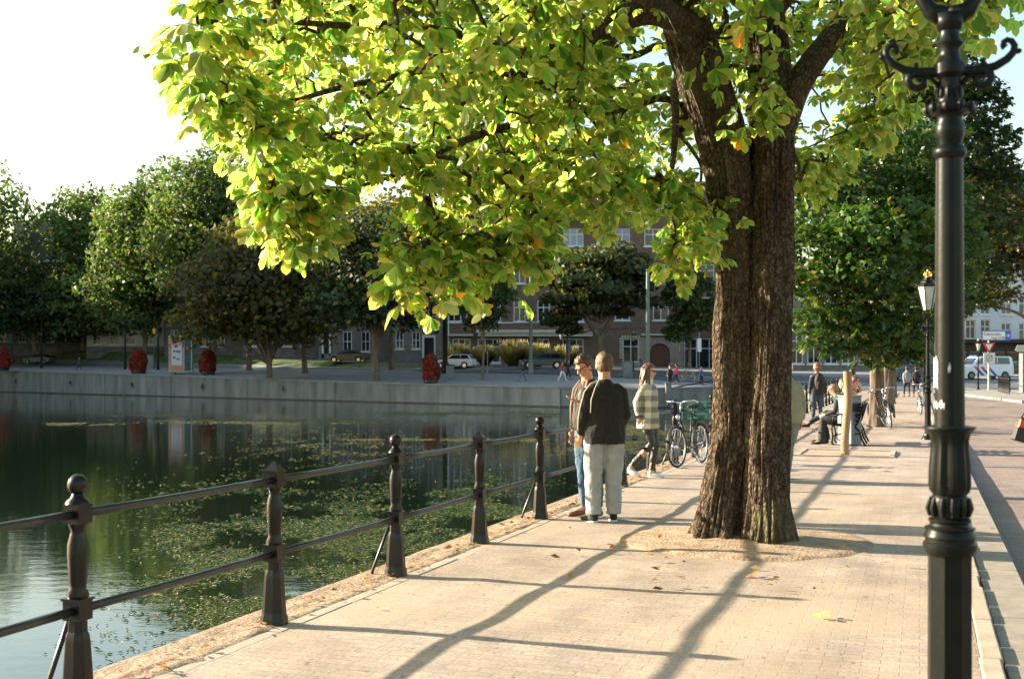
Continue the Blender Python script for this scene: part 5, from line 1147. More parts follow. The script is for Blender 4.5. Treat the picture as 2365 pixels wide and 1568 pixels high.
        for S in 'LR':
            a,e,w_=j['s'+S],j['e'+S],j['w'+S]
            if sleeve: b.tube([j['neck'].lerp(a,.25)-Vector((0,0,.035)),j['neck'].lerp(a,.72)-Vector((0,0,.02)),a.lerp(e,.12),a.lerp(e,.5),e,e.lerp(w_,.5),e.lerp(w_,.9),w_],[.045*s*q,.062*s*q,.066*s*q,.062*s*q,.057*s*q,.052*s*q,.045*s*q,.036*s],12)
            else: b.tube([a.lerp(j['chest'],.45),a,a.lerp(e,.4)],[.068*s,.07*s,.066*s],12)
        fuse(b.build('top',top,t,True),vox*1.1,fold,TX,3)
    if legs:
        b=MB(); q=leg_r
        if skirt: pass
        b.tube([j['pelvis']+Vector((0,0,.07*s)),j['pelvis'],j['pelvis']-Vector((0,0,.09*s))],[(.155*s*min(q,1.15),.115*s*min(q,1.15)),(.17*s*min(q,1.15),.13*s*min(q,1.15)),(.16*s,.12*s)],18,ref=sh)
        for S in 'LR':
            H,K,A_=j['h'+S],j['k'+S],j['a'+S]; loose=q>1.2
            r=[.098,.094,.078 if loose else .064,.072 if loose else .058,.068 if loose else .045]; b.tube([H+Vector((0,0,.04)),H.lerp(K,.5),K,K.lerp(A_,.5),A_-(A_-K).normalized()*(-.01 if loose else .02)],[x*s*q*.97 for x in r],14)
        fuse(b.build('trousers',legs,t,True),vox*1.1,fold*1.1,TX,2)
    if shoes:
        for S in 'LR':
            A_,T_=j['a'+S],j['t'+S]; d=(T_-A_); fl=Vector((d.x,d.y,0)).normalized() if abs(d.z)<.18 else d.normalized(); hl=A_-fl*.045*s-Vector((0,0,.05*s))*(1 if abs(d.z)<.18 else .2); to=T_+fl*.06*s
            b=MB(); mid=(hl+to)/2; b.tube([hl,hl.lerp(to,.15)+Vector((0,0,.012)),mid+Vector((0,0,.006)),hl.lerp(to,.8),to],[(.03*s,.03*s),(.04*s,.045*s),(.043*s,.04*s),(.046*s,.03*s),(.026*s,.02*s)],12,ref=fl.cross(Vector((0,0,1)))); b.tube([A_,A_-Vector((0,0,.05*s))],[.04*s,.042*s],10)
            sh_=b.build('shoe',shoes[0],t,True)
            if len(shoes)>1: b=MB(); zz=Vector((0,0,-.033*s)); b.tube([hl+zz,hl.lerp(to,.2)+zz,mid+zz,hl.lerp(to,.8)+zz,to+zz],[(.03*s,.012*s),(.044*s,.014*s),(.047*s,.014*s),(.05*s,.013*s),(.03*s,.011*s)],12,ref=fl.cross(Vector((0,0,1)))); b.build('sole',shoes[1],sh_,True)
    return t,j,HM
C_black=mat('black_knit',(.012,.011,.010),(.022,.019,.016),26,.95,0,.4,120,.004)
C_grey=mat('grey_wash_denim',(.36,.37,.36),(.28,.29,.285),9,.9,0,.5,60,.006)
C_jean=mat('blue_denim',(.035,.08,.14),(.09,.155,.22),7,.9,0,.5,60,.006)
C_olive=mat('dark_olive_jacket',(.035,.026,.014),(.055,.042,.024),12,.85,0,.4,60,.006)
C_beige=mat('light_brown_shirt',(.25,.165,.115),(.19,.12,.08),10,.9,0,.4,60,.006)
C_hairb=mat('sandy_blond_hair',(.15,.085,.035),(.065,.036,.016),40,.6,0,.8,90,.004,stretch=(1,1,.3))
C_hairbr=mat('brown_hair',(.045,.025,.013),(.085,.05,.025),40,.5,0,.8,90,.004,stretch=(1,1,.3))
C_white=mat('white_leather',(.75,.74,.7),(.65,.63,.6),9,.5); C_tan=mat('tan_leather',(.17,.07,.025),(.12,.05,.02),9,.6); C_dk=mat('black_canvas',(.02,.02,.02),None,1,.8)
C_pipe=mat('off_white_piping',(.6,.56,.46),None,1,.8)
# --- blond man seen from behind
pA=G(1396,1204); pA.z=0
t,j,HM=person(pA,190,'blond man seen from behind in a black sweatshirt with pale seams, holding a drink can',
  J=dict(sL=(.178,.01,1.405),eL=(.232,.03,1.14),wL=(.25,-.06,.92),sR=(-.178,.01,1.405),eR=(-.225,.02,1.14),wR=(-.20,-.16,.97),kL=(.12,-.02,.5),aL=(.125,.03,.09),tL=(.18,-.12,.02),aR=(-.10,-.0,.09),tR=(-.13,-.16,.02),hL=(.10,0,.92),hR=(-.10,0,.92),neck=(0,.01,1.475),hd=(0,-.01,1.662)),hs_=1.08,
  top=C_black,legs=C_grey,hair=dict(t=.011,back=-.06,front=.062,rough=1.1,topk=.6),hm=C_hairb,shoes=(C_dk,C_white),h=1.80,head=(4,6,0),top_r=1.1,leg_r=1.26,hem=.83,grip={'L':((-.6,-.8,0),1.1)},fold=.03)
# pale seams, hem and cuffs of the sweatshirt
b=MB()
for sx in (1,):
    b.tube([Vector((sx*.075,.06,1.51)),Vector((sx*.13,.112,1.42)),Vector((sx*.175,.125,1.30)),Vector((sx*.185,.135,1.16))],.0045,6)
    b.tube([Vector((sx*.09,.045,1.50)),Vector((sx*.17,.065,1.465)),Vector((sx*.235,.065,1.38)),Vector((sx*.282,.06,1.2)),Vector((sx*.295,.045,1.1)),Vector((sx*.29,-.0,.97))],.006,6) if sx>0 else None
b.build('piping',C_pipe,t,True)
can=thing('drink_can',pA+Matrix.Rotation(R(190),3,'Z')@Vector((.262,-.12,.775)),'orange drink can held low by the blond man','can'); MB().lathe([(.026,0),(.033,.01),(.033,.12),(.026,.13)],16).build('body',mat('orange_can',(.75,.38,.10),(.8,.6,.4),12,.4),can,'auto'); MB().lathe([(.026,.13),(.027,.134),(.02,.135)],16).build('rim',M['chrome'],can)
# --- man in the open jacket
pB=G(1364,1192); pB.z=0
t,j,HM=person(pB,-52,'dark haired person in sunglasses and open olive jacket, looking down at one hand',
  J=dict(waist=(0,-.01,1.10),chest=(0,-.02,1.32),neck=(0,-.035,1.49),hd=(0,-.085,1.655),sL=(.185,-.01,1.43),eL=(.25,.0,1.19),wL=(.10,-.24,1.27),sR=(-.185,.0,1.43),eR=(-.25,.05,1.17),wR=(-.25,-.03,.94),kL=(.11,-.03,.5),kR=(-.1,-.02,.5)),
  top=C_olive,legs=C_jean,hair=dict(t=.014,back=-.055,front=.066,rough=1.3,topk=1.),hm=C_hairbr,shoes=(C_tan,C_white),h=1.79,head=(-8,28,0),sun=True,leg_r=1.2,hem=.96,grip={'L':((0,0,1),.25)},fold=.03,top_r=1.05)
b=MB(); s=1.79/1.8
b.tube([Vector((0,-.035,.86)),Vector((0,-.035,.95)),Vector((0,-.05,1.12)),Vector((0,-.065,1.32)),Vector((0,-.05,1.44)),Vector((0,-.05,1.51))],[(.10,.13),(.10,.128),(.07,.115),(.06,.108),(.06,.075),(.060,.055)],16,ref=(1,0,0)); fuse(b.build('shirt',C_beige,t,True),.012,.03,TX,2)
b=MB(); 
for sx in (-1,1): b.tube([Vector((sx*.06,-.10,1.50)),Vector((sx*.095,-.165,1.40)),Vector((sx*.12,-.185,1.2)),Vector((sx*.125,-.18,.97))],[(.014,.007),(.018,.007),(.016,.007),(.014,.007)],8,ref=(1,0,0))
b.build('lapels',C_beige,t,True)
# --- woman in plaid
pC=G(1497,1103); pC.z=0
t,j,HM=person(pC,68,'long haired woman in cream and olive plaid overshirt and black leggings, stepping past the fence',
  J=dict(sR=(-.17,.0,1.42),eR=(-.22,.12,1.18),wR=(-.20,.10,.98),eL=(.21,.08,1.17),wL=(.2,-.02,.95),hL=(.09,0,.93),kL=(.09,-.10,.52),aL=(.085,-.02,.10),tL=(.09,-.17,.02),hR=(-.08,.02,.93),kR=(-.075,-.08,.54),aR=(-.07,.27,.17),tR=(-.075,.17,.035)),
  top=plaidmat(),legs=mat('black_leggings',(.018,.017,.017),(.03,.03,.03),9,.5,0,.3,40,.004),hair=dict(t=.018,back=-.09,front=.07,rough=1.2,topk=.6),hm=mat('long_brown_hair',(.06,.028,.014),(.16,.075,.035),30,.45,0,.8,80,.004,stretch=(1,1,.25)),shoes=(C_white,C_white),h=1.70,fem=True,head=(12,4,0),leg_r=.98,hem=.78,hairlen=.42,sun=True,fold=.03,top_r=1.18)
b=MB(); b.tube([j['neck']+Vector((0,-.0,-.03)),j['neck']+Vector((0,-.01,.05)),j['neck']+Vector((0,-.012,.075))],[.078,.072,.066],14); fuse(b.build('collar',C_pipe,t,True),.01,.012,TX2,1)
# --- man passing behind the trunk
pD=Vector(((1818-CX)/F*17.2,17.2,0))
t,j,HM=person(pD,-172,'man in a light olive sweater mostly hidden behind the chestnut trunk, one heel lifted',
  J=dict(aR=(-.1,-.25,.09),tR=(-.1,-.42,.02),kR=(-.1,-.18,.5),kL=(.10,.02,.5),aL=(.12,.27,.16),tL=(.13,.14,.03)),top=mat('olive_sweater',(.27,.25,.15),(.22,.2,.12),8,.95),legs=mat('grey_green_trousers',(.2,.22,.19),(.15,.17,.15),8,.9),hair=dict(t=.006,back=-.03,front=.09,rough=.2),hm=mat('grey_hair',(.6,.55,.45)),shoes=(C_dk,C_white),h=1.76,leg_r=1.15,top_r=1.15)
# --- backpack walker
pE=G(1887,978); pE.z=0
nav=mat('navy_jacket',(.018,.026,.038),(.03,.042,.055),8,.85); navj=mat('slate_trousers',(.05,.075,.11),(.09,.12,.15),8,.9)
t,j,HM=person(pE,186,'curly haired walker in navy with a dark backpack, walking away beside the fence',top=nav,legs=navj,hair=dict(t=.034,back=-.07,front=.06,rough=1.,topk=.5),hm=mat('copper_curls',(.36,.17,.09),(.25,.11,.06),30,.7,0,.8,60,.01),shoes=(C_tan,),h=1.76,vox=.016,leg_r=1.1,J=dict(aL=(.08,-.1,.09),tL=(.09,-.25,.02),aR=(-.09,.12,.13),tR=(-.09,0,.02)))
bp=thing('backpack',pE+Vector((.02,-.21,1.05)),'dark backpack on the walker beside the fence','backpack',R(6)); b=MB(); b.ell((0,0,.18),(.15,.09,.27),14,10); fuse(b.build('bag',mat('olive_black_nylon',(.035,.035,.025),(.02,.02,.018),8,.7),bp,True),.02,.02,TX); MB().ell((0,-.085,.08),(.11,.035,.12),12,8).build('pocket',C_dk,bp,True)
# --- two people on the bench (bench faces the water; body front -y turned to face -x of the promenade frame)
fb=math.degrees(QR)-90
sit=dict(pelvis=(0,.05,.52),waist=(0,.04,.66),chest=(0,-.05,.90),neck=(0,-.13,1.06),hd=(0,-.20,1.20),sL=(.185,-.10,1.0),eL=(.22,-.16,.75),wL=(.12,-.38,.66),sR=(-.185,-.10,1.0),eR=(-.22,-.16,.75),wR=(-.12,-.38,.66),hL=(.09,.0,.52),kL=(.12,-.42,.54),aL=(.12,-.46,.10),tL=(.13,-.62,.02),hR=(-.09,0,.52),kR=(-.12,-.44,.53),aR=(-.12,-.36,.10),tR=(-.13,-.52,.02))
jk=mat('black_coat',(.015,.016,.018),(.03,.03,.03),8,.8)
t,j,HM=person(PR(17.75,2.33),fb,'stooping person in black with a teal scarf sitting at the near end of the bench',J=sit,top=jk,legs=mat('black_trousers',(.02,.022,.022),(.035,.04,.038),8,.8),hair=dict(t=.02,back=-.08,front=.06),hm=mat('light_brown_hair',(.3,.17,.09),(.2,.11,.06)),shoes=(C_dk,),h=1.74,vox=.014,leg_r=1.25,hem=.56+.4,head=(0,40,0))
b=MB(); b.tube([Vector((0,-.06,.96)),Vector((0,-.12,1.02)),Vector((0,-.15,1.06))],[(.185,.14),(.15,.12),(.09,.09)],14,ref=(1,0,0)); fuse(b.build('scarf',mat('teal_wool',(.03,.09,.085),(.02,.06,.06),8,.95),t,True),.018,.03,TX)
s2=dict(sit); s2.update(hd=(0,-.04,1.32),neck=(0,.02,1.14),chest=(0,.04,.95),sL=(.185,.05,1.08),sR=(-.185,.05,1.08),eL=(.23,.02,.84),eR=(-.23,.02,.84),wL=(.1,-.22,.72),wR=(-.1,-.22,.72),kR=(-.06,-.42,.66),aR=(.14,-.80,.42),tR=(.16,-.95,.36),kL=(.10,-.44,.52),aL=(.08,-.52,.10),tL=(.08,-.68,.02))
person(PR(18.55,2.33),fb,'person in navy jeans sitting with one leg stretched out, farther half of bench',J=s2,top=jk,legs=mat('navy_jeans',(.022,.032,.055),(.04,.055,.08),8,.85),hair=dict(t=.02,back=-.06,front=.06),hm=C_hairbr,shoes=(C_dk,),h=1.76,vox=.014,leg_r=1.15,hem=.96)
# --- distant people
def far(x,yf,face,label,topc,legc,hc,h=1.72,stride=.2,loc=None,Yd=None,shoes=None):
    p=loc or G(x,yf); J=dict(aL=(.09,-stride,.09),tL=(.09,-stride-.15,.02),kL=(.1,-stride*.6-.04,.5),aR=(-.09,stride,.14),tR=(-.09,stride-.12,.03),kR=(-.1,stride*.3,.5),wL=(.22,.12,.93),wR=(-.22,-.16,.97))
    mk=lambda c,nm:mat(nm,c,tuple(q*.75 for q in c),8,.9)
    return person(p,face,label,J=J,top=mk(topc,'coat_cloth'),legs=mk(legc,'trouser_cloth'),hair=dict(t=.022,back=-.07,front=.06),hm=mk(hc,'hair_strands'),shoes=(shoes or C_dk,),h=h,vox=.03,leg_r=1.08,fold=.0)
far(2095,0,180,'walker with grey jacket and pale backpack at the crossing',(.3,.33,.36),(.03,.04,.06),(.08,.05,.03),loc=(22.3,67.5,0))
far(2112,0,175,'walker in dark clothes beside the grey jacketed one',(.03,.03,.035),(.02,.02,.025),(.04,.03,.02),loc=(23.0,68.,0))
def farb(x,Y,*a,**k): return far(0,0,*a,loc=gp(x,Y),**k)
farb(1562,98,-95,'person in a bright pink jacket walking on the tram street',(.75,.03,.12),(.03,.05,.09),(.02,.015,.01),stride=.3,shoes=mat('pink_shoes',(.7,.15,.2)))
farb(1620,97.5,60,'small person in a violet blue jacket with a bag on the far quay',(.05,.06,.35),(.02,.02,.03),(.05,.04,.03),h=1.5,stride=.05)
farb(1547,94.6,0,'person in black standing at the ramp railing',(.02,.02,.02),(.02,.02,.02),(.12,.07,.05),stride=.02)
farb(1208,104,-80,'walker in a dark jacket and jeans striding left on the gravel',(.03,.025,.025),(.07,.12,.15),(.02,.015,.012),stride=.32)
farb(1298,103,90,'walker in brown top and white trousers striding on the gravel',(.24,.08,.05),(.75,.75,.75),(.02,.012,.01),stride=.36,shoes=C_white)
farb(1312,104.5,80,'dark clothed walker just behind the one in white trousers',(.035,.015,.02),(.02,.02,.025),(.02,.015,.012),stride=.2)
farb(183,150,-85,'dim walker in grey on the quay below the bank, near the left edge',(.06,.07,.08),(.04,.045,.05),(.03,.02,.015),stride=.25)
farb(1335+0,101,0,'dark figure standing behind the couple',(.03,.03,.03),(.03,.03,.03),(.05,.03,.02)) if False else None
# person with coat sitting / cycling behind the stake
person(PR(26.5,2.0),150,'person in a red and white top bending beside a bicycle beyond the stake',J=dict(chest=(0,-.12,1.27),neck=(0,-.2,1.40),hd=(0,-.27,1.54),sL=(.18,-.15,1.34),sR=(-.18,-.15,1.34),eL=(.22,-.25,1.1),eR=(-.22,-.25,1.1),wL=(.2,-.42,1.0),wR=(-.2,-.42,1.0)),top=mat('red_white_top',(.6,.56,.5),(.45,.06,.04),9,.9,lo=.45,hi=.55),legs=navj,hair=dict(t=.02,back=-.06,front=.06),hm=C_hairbr,shoes=(C_white,),h=1.74,vox=.02)
# passer-by at the right edge carrying the red and black bag
pR_=Vector((5.05,10.9+1.5,-.128)); pR_=Vector(((2440-CX)/F*17.,17.,-.13))
person(pR_,175,'passer-by in black just outside the right edge, carrying the bright bag',J=dict(wR=(-.30,-.05,.93),wL=(.30,-.02,.93)),top=jk,legs=navj,hair=dict(t=.02,back=-.06,front=.06),hm=C_hairbr,shoes=(C_dk,),h=1.78,vox=.014)
bg_=thing('shoulder_bag',(( 2362-CX)/F*17.,17.,.58),'black bag with red and yellow print at the right edge','bag',R(10),None)
b=MB(); b.box((0,0,.17),(.26,.12,.34),0,.72,0,R(14)); o=b.build('bag_body',None or mat('black_red_print',(.018,.016,.014),(.02,.018,.016),3,.6),bg_,bevel=.02)
b=MB(); b.box((.015,-.012,.25),(.21,.115,.12),0,.85,0,R(14)); b.build('red_panel',mat('red_print',(.62,.04,.03),(.5,.3,.03),14,.6,lo=.5,hi=.62),o,bevel=.01); MB().tube([(-.03,0,.33),(.08,0,.5),(.20,0,.42)],.012,6).build('strap',C_dk,bg_,True)
# ================= bicycles
def bicycle(loc,rz,label,crate=None,lean=0.,steer=0.,basket=False,colr=None,seatc=None):
    t=thing('bicycle',loc,label,'bicycle',rz,'parked bicycles along the promenade'); t.rotation_euler=(lean,0,rz)
    fm=colr or M['black']; Rw=.34
    def wheel(x,p,rot=0):
        w_=MB().torus((0,0,0),Rw-.02,.02,'Y',36,8).build('wheel',M['rubber'],p,True); w_.location=(x,0,Rw); w_.rotation_euler=(0,0,rot)
        MB().torus((0,0,0),Rw-.045,.011,'Y',36,6).build('rim',M['chrome'],w_,True)
        s_=MB()
        for i in range(28):
            a=2*PI*i/28; s_.tube([(.02*math.cos(a+1.2),(-1)**i*.028,.02*math.sin(a+1.2)),((Rw-.045)*math.cos(a),0,(Rw-.045)*math.sin(a))],.0016,4,caps=False)
        s_.tube([(0,-.045,0),(0,.045,0)],.022,10); s_.build('spokes',M['chrome'],w_); return w_
    wheel(.56,t,steer); wheel(-.53,t)
    b=MB(); tb_=lambda p,r=.015:b.tube(p,r,8)
    tb_([(-.53,-.055,Rw),(-.10,-.03,.30),(-.02,0,.30)],.010); tb_([(-.53,.055,Rw),(-.10,.03,.30),(-.02,0,.30)],.010)
    tb_([(-.53,-.055,Rw),(-.18,-.02,.78)],.008); tb_([(-.53,.055,Rw),(-.18,.02,.78)],.008)
    tb_([(-.02,0,.30),(-.20,0,.86)],.016); tb_([(-.02,0,.30),(.22,0,.42),(.38,0,.74)],.019); tb_([(-.11,0,.55),(.2,0,.60),(.37,0,.80)],.015); tb_([(.36,0,.70),(.32,0,.90)],.02)
    tb_([(-.2,0,.86),(-.22,0,.96)],.012); b.build('frame',fm,t,True)
    b=MB(); ca,sa=math.cos(steer),math.sin(steer)
    for q in (-1,1): b.tube([(.38,q*.01,.72),(.40,q*.05,.66),(.50,q*.052,.48),(.56,q*.05,Rw)],[.014,.013,.011,.01],8)
    b.build('fork',fm,t,True)
    b=MB(); b.tube([(.33,0,.88),(.30,0,1.05)],.013,8)
    for q in (-1,1): b.tube([(.30,0,1.05),(.34,q*.12,1.08),(.30,q*.24,1.09),(.12,q*.29,1.03)],.011,8)
    hb_=b.build('handlebar',M['chrome'],t,True); b=MB()
    for q in (-1,1): b.tube([(.17,q*.277,1.045),(.07,q*.30,1.01)],.017,8)
    b.build('grip',M['black'],hb_,True)
    b=MB(); b.tube([(-.36,0,.985),(-.27,0,1.0),(-.12,0,.985),(-.05,0,.98)],[(.09,.02),(.10,.03),(.045,.025),(.02,.015)],10,ref=(0,1,0)); b.build('saddle',seatc or M['black'],t,True)
    for x in (.56,-.53):
        b=MB(); vs=[];fs=[]; n=16; a0,a1=(R(10),R(185)) if x<0 else (R(-5),R(150))
        for i in range(n+1):
            a=a0+(a1-a0)*i/n
            for q in (-.03,0,.03): rr_2=Rw+.018-(.008 if q else 0); vs.append((x+rr_2*math.cos(a) ,q,Rw+rr_2*math.sin(a)))
        for i in range(n): fs+= [(3*i,3*i+1,3*i+4,3*i+3),(3*i+1,3*i+2,3*i+5,3*i+4)]
        b.add(vs,fs); b.build('mudguard',fm,t,True)
    b=MB(); b.tube([(-.02,-.07,.30),(-.02,.07,.30)],.02,8); b.torus((-.02,.04,.30),.085,.008,'Y',18,6); b.tube([(-.02,.07,.30),(.10,.08,.18)],.009,6); b.tube([(-.02,-.07,.30),(-.14,-.08,.42)],.009,6); b.box((.10,.12,.18),(.08,.08,.02)); b.box((-.14,-.12,.42),(.08,.08,.02)); b.build('crank',M['zinc'],t)
    b=MB(); b.bb(-.72,-.36,-.06,.06,.735,.75); b.tube([(-.70,.05,.735),(-.53,.06,Rw)],.006,6); b.tube([(-.70,-.05,.735),(-.53,-.06,Rw)],.006,6); b.build('carrier',fm,t)
    MB().tube([(-.1,0,.29),(-.14,.14,.0)],.01,6).build('kickstand',M['chrome'],t)
    l=MB().ell((.44,0,.82),(.035,.04,.045),12,8).build('headlight',M['chrome'],t,True); l.location=(.0,0,0)
    if crate:
        b=MB(); cx,cy,cz=crate[1]; L_,W_,H_=.40,.42,.26
        for z in np.linspace(0,H_,5): 
            b.bb(cx-L_/2,cx+L_/2,cy-W_/2,cy-W_/2+.012,cz+z,cz+z+.03); b.bb(cx-L_/2,cx+L_/2,cy+W_/2-.012,cy+W_/2,cz+z,cz+z+.03); b.bb(cx-L_/2,cx-L_/2+.012,cy-W_/2+.013,cy+W_/2-.013,cz+z,cz+z+.03); b.bb(cx+L_/2-.012,cx+L_/2,cy-W_/2+.013,cy+W_/2-.013,cz+z,cz+z+.03)
        b.bb(cx-L_/2+.01,cx+L_/2-.01,cy-W_/2+.01,cy+W_/2-.01,cz-.012,cz-.002)
        for sx in (-1,1):
            for sy in (-1,1): b.box((cx+sx*(L_/2+.004),cy+sy*(W_/2+.004),cz+H_/2+.015),(.025,.025,H_+.05))
        b.build('crate',crate[0],t)
    return t
teal=mat('teal_plastic',(.005,.085,.072),None,1,.5)
bike_p=G(1585,1074); 
B1=bicycle((2.99,20.05,0),R(-120),'black city bicycle with chrome handlebar and teal crate against the fence beside the trunk',(teal,(-.50,.0,.77)),lean=R(3),steer=R(-6))
B2=bicycle(PR(24.5,.45,0),math.atan2(-QD.y,-QD.x)+R(5),'bicycle leaning on the fence behind the backpack walker',None,lean=R(4),steer=R(20))
bicycle(PR(27.,.4,0),math.atan2(-QD.y,-QD.x)-R(6),'dark bicycle by the fence further along',None,lean=R(-3))
bicycle(PR(25.8,2.9,0),math.atan2(-QD.y,-QD.x)+R(24),'black bicycle with thick tyres parked behind the second tree trunk',None,lean=R(8),steer=R(-15))
bicycle(PR(28.8,2.75,0),math.atan2(-QD.y,-QD.x)+R(10),'bicycle with wicker coloured saddle behind the trunk, further off',None,lean=R(-6),seatc=C_tan)
bicycle(PR(36.,4.0,0),math.atan2(-QD.y,-QD.x)-R(12),'silver grey bicycle locked beside the second lamp post',None,lean=R(5),steer=R(25),colr=M['zinc'])
t=bicycle(gp(1590,101),R(4),'yellowish bicycle parked before the shop window across the pond',None,colr=mat('yellow_frame',(.5,.35,.06))); t['group']='bicycles across the pond'
# ================= vehicles
def car(loc,rz,label,paint,kind='sedan',cat='car',extra=None,L=4.6,Wd=1.8,H=1.45,grp='cars parked on the far street'):
    t=thing('van' if kind=='van' else 'parked_car',loc,label,cat,rz,grp); wr=.32
    if kind=='van': body=[(-L/2,.35),(-L/2,.95),(-L/2+.03,1.3),(-L/2+.12,1.32),(L/2-.85,1.32),(L/2-.8,1.12),(L/2-.1,.98),(L/2,.75),(L/2,.3)]; cab=[(-L/2+.04,1.25),(-L/2+.12,H-.1),(-L/2+.3,H),(L/2-1.9,H),(L/2-1.6,H-.08),(L/2-.78,1.12)]
    elif kind=='hatch': body=[(-L/2,.35),(-L/2,.8),(-L/2+.1,.95),(L/2-1.2,.93),(L/2-.15,.78),(L/2,.6),(L/2,.3)]; cab=[(-L/2+.08,.93),(-L/2+.45,H-.03),(-L/2+1.,H),(.2,H-.02),(L/2-1.15,.93)]
    else: body=[(-L/2,.35),(-L/2,.82),(-L/2+.08,.95),(-L/2+.9,.98),(L/2-1.25,.93),(L/2-.15,.76),(L/2,.6),(L/2,.3)]; cab=[(-L/2+.75,.96),(-L/2+1.45,H-.03),(-.1,H),(.5,H-.05),(L/2-1.2,.93)]
    x1,x2=-L/2+.85,L/2-.85
    bot=[]
    for xc in (x2,x1): bot+= [(xc+.37*math.cos(a),.28+.0+.40*math.sin(a)) for a in [PI*i/8 for i in range(9)]]
    b=MB(); b.prism(body+[(L/2-.1,.22)]+bot+[(-L/2+.1,.22)],-Wd/2,Wd/2); o=b.build('body',paint,t,'auto',bevel=.05)
    # cabin tapers inward
    b=MB(); n=len(cab); zb_=min(c[1] for c in cab); tp=lambda z:Wd/2-.03-(z-zb_)*(.10 if kind=='van' else .28); vs=[(x,-tp(z),z) for x,z in cab]+[(x,tp(z),z) for x,z in cab]; b.add(vs,[tuple(range(n)),tuple(range(2*n-1,n-1,-1))]+[(i,i+n,(i+1)%n+n,(i+1)%n) for i in range(n)]); b.build('cabin',paint,t,'auto',bevel=.03)
    cx=sum(c[0] for c in cab)/n; zc=(zb_+H)/2+.02
    b=MB(); 
    def inset(c,f=.84,dx=0): return (cx+(c[0]-cx)*f+dx,zc+(c[1]-zc)*(f-.06))
    ins=[inset(c) for c in cab]
    for sy in (-1,1): b.add([(x,sy*(tp(z)+.006),z) for x,z in ins],[tuple(range(n))])
    w0,w1=cab[-1],cab[-2]; f=lambda p,q,u:(p[0]+(q[0]-p[0])*u,p[1]+(q[1]-p[1])*u)
    for p,q,sx in ((w0,w1,1),(cab[0],cab[1],-1)):
        a_,c_=f(p,q,.1),f(p,q,.92); b.add([(a_[0]+sx*.012,-tp(a_[1])+.1,a_[1]+.01),(a_[0]+sx*.012,tp(a_[1])-.1,a_[1]+.01),(c_[0]+sx*.012,tp(c_[1])-.1,c_[1]+.01),(c_[0]+sx*.012,-tp(c_[1])+.1,c_[1]+.01)],[(0,1,2,3)])
    b.build('windows',M['glass'],t); b=MB()
    for sy in (-1,1):
        for u in ((.42,) if kind!='van' else (.36,.68)): x=ins[0][0]+(max(i[0] for i in ins)-ins[0][0])*u; b.box((x,sy*(tp(zc)+.012),zc),(.07,.02,(H-zb_)*.8))
    b.build('pillars',paint,t)
    for x in (x1,x2):
        for sy in (-1,1):
            w_=MB().tube([(0,-.1,0),(0,.1,0)],wr,20).build('wheel',M['rubber'],t,'auto'); w_.location=(x,sy*(Wd/2-.09),wr); MB().tube([(0,-.106,0),(0,.106,0)],wr*.62,14).build('rim',M['chrome'] if kind!='van' else M['zinc'],w_)
    for sy in (-1,1):
        MB().ell((L/2-.05,sy*(Wd/2-.25),.68),(.08,.17,.09),10,6).build('headlight',M['glass_milk'],t,True); MB().ell((-L/2+.02,sy*(Wd/2-.2),.8),(.05,.17,.09),10,6).build('tail_light',M['red'],t,True)
    MB().bb(L/2+.0,L/2+.04,-.26,.26,.42,.53).build('number_plate',mat('plate_yellow',(.7,.5,.05)),t)
    b=MB(); 
    for sy in (-1,1): b.ell((L/2-1.35,sy*(Wd/2+.08),1.0 if kind!='van' else 1.25),(.06,.09,.07),8,6)
    b.build('mirror',paint,t,True); return t
pb_=mat('black_car_paint',(.012,.013,.016),None,1,.2,0,coat=1.); ps=mat('silver_car_paint',(.25,.26,.28),None,1,.25,.5,coat=1.); pbl=mat('dark_blue_car_paint',(.02,.05,.09),None,1,.2,.2,coat=1.); pw=mat('white_van_paint',(.74,.76,.8),None,1,.3,0,coat=.6)
def farcar(x,Y,rz,*a,**k): 
    p=gp(x,Y); return car((p[0],p[1],p[2]+.03),rz,*a,**k)
ua=math.atan2(U.y,U.x)
farcar(805,137,ua+R(30),'black sedan parked beyond the bank between two tree trunks',pb_); farcar(92,176,ua+R(22),'silver and black car with lit red tail lights near the left edge',ps,'sedan'); farcar(1252,119,PI+R(3),'dark blue estate car passing in front of the grass bushes',pbl,'hatch',L=4.5); farcar(1052,124,PI-R(14),'white hatchback half hidden by the red flower tower',pw,'hatch',L=4.1)
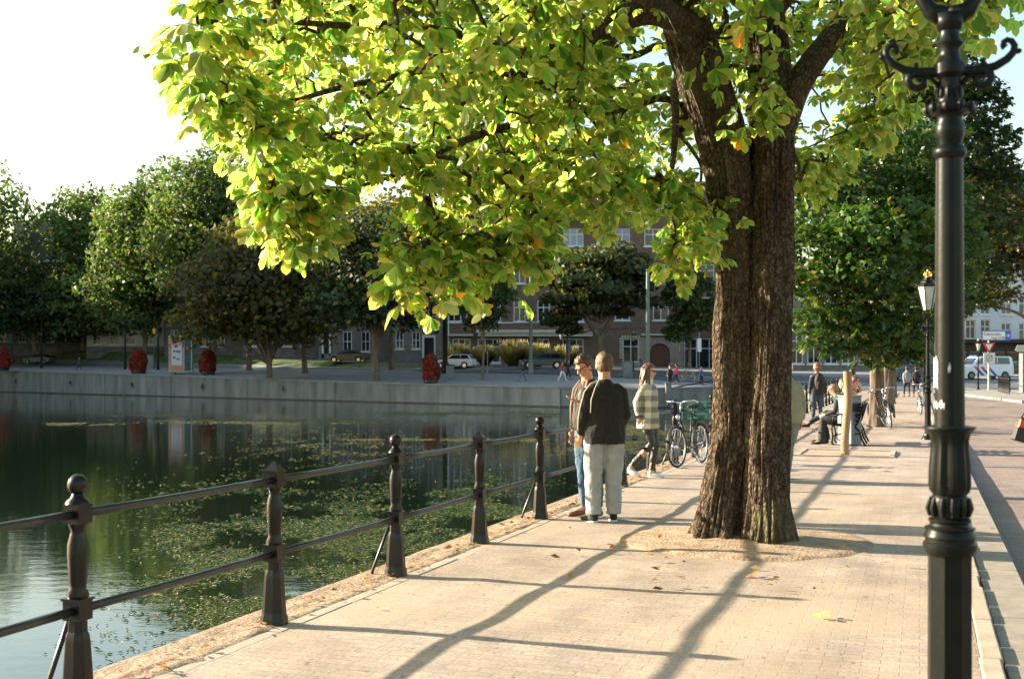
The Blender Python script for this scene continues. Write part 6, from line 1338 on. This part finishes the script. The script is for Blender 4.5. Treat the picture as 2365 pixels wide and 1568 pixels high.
# police style van: white with red and blue diagonal stripes
vp=(( 2268-CX)/F*106,106,zland((2268-CX)/F*106,106)+.0)
V1=car(vp,PI+R(12),'white police van with red and blue diagonal stripes at the crossing',pw,'van','van',L=5.0,Wd=1.95,H=2.0,grp=None)
bl_=mat('stripe_blue',(.02,.06,.35)); 
for nm,mt_,k0 in (('red_stripe',mat('stripe_red',(.65,.03,.04)),0),('blue_stripe',bl_,1)):
    for i in range(3):
        x=1.15-i*.62
        for sy in (-1,1):
            b=MB()
            y=sy*(.975+.008)
            if k0==0: b.add([(x,y,1.1),(x+.30,y,1.1),(x+.0,y,.78),(x-.3,y,.78)],[(0,1,2,3)]) 
            else: b.add([(x-.3,y,.78),(x-.0,y,.78),(x-.48,y,.33),(x-.78,y,.33)],[(0,1,2,3)])
            b.build(nm,mt_,V1)
MB().bb(.6,.9,-.6,.6,2.0,2.09).build('light_bar',M['blue'],V1,bevel=.02)
V2=car(((2128-CX)/F*104,104,zland(35,104)),PI+R(10),'dark blue van with a white roof behind the walkers',mat('navy_van_paint',(.03,.055,.11),None,1,.3,0,coat=.5),'van','van',L=5.6,Wd=2.,H=2.25,grp=None); MB().bb(-2.5,1.2,-.86,.86,2.2,2.36).build('roof',pw,V2,bevel=.05)
V3=car(((2345-CX)/F*110,110,zland(46,110)),PI+R(15),'parked dark car with a blue and white roof at the right edge',pb_,'hatch',grp=None)
# ================= unseen brick blocks added off-frame, left of the pond, to shade the far bank
def block(x,y,w_,d_,h_,label):
    t=thing('shade_block',(x,y,-1.5),label,'building'); MB().bb(0,w_,0,d_,0,h_).build('wall',brick_g,t); b=MB(); g=MB()
    for k_ in range(int(h_/3.6)):
        z=1.2+k_*3.6
        for i in range(int(d_/3.2)): b.bb(w_-.02,w_+.05,1+i*3.2,2.9+i*3.2,z,z+1.9); g.bb(w_+.052,w_+.06,1.1+i*3.2,2.8+i*3.2,z+.1,z+1.8)
    f_=b.build('window_frames',M['white'],t); g.build('panes',M['glass'],f_); MB().prism([(-.5,h_),(w_+.5,h_),(w_-3,h_+2.5),(3,h_+2.5)],0,d_).build('roof',tile,t)
block(-152,160,18,105,40,'long unseen brick block added outside the left edge to shade the far bank')
block(-156,114,22,46,54,'tall unseen brick block nearest the pond, added to shade the far quay')
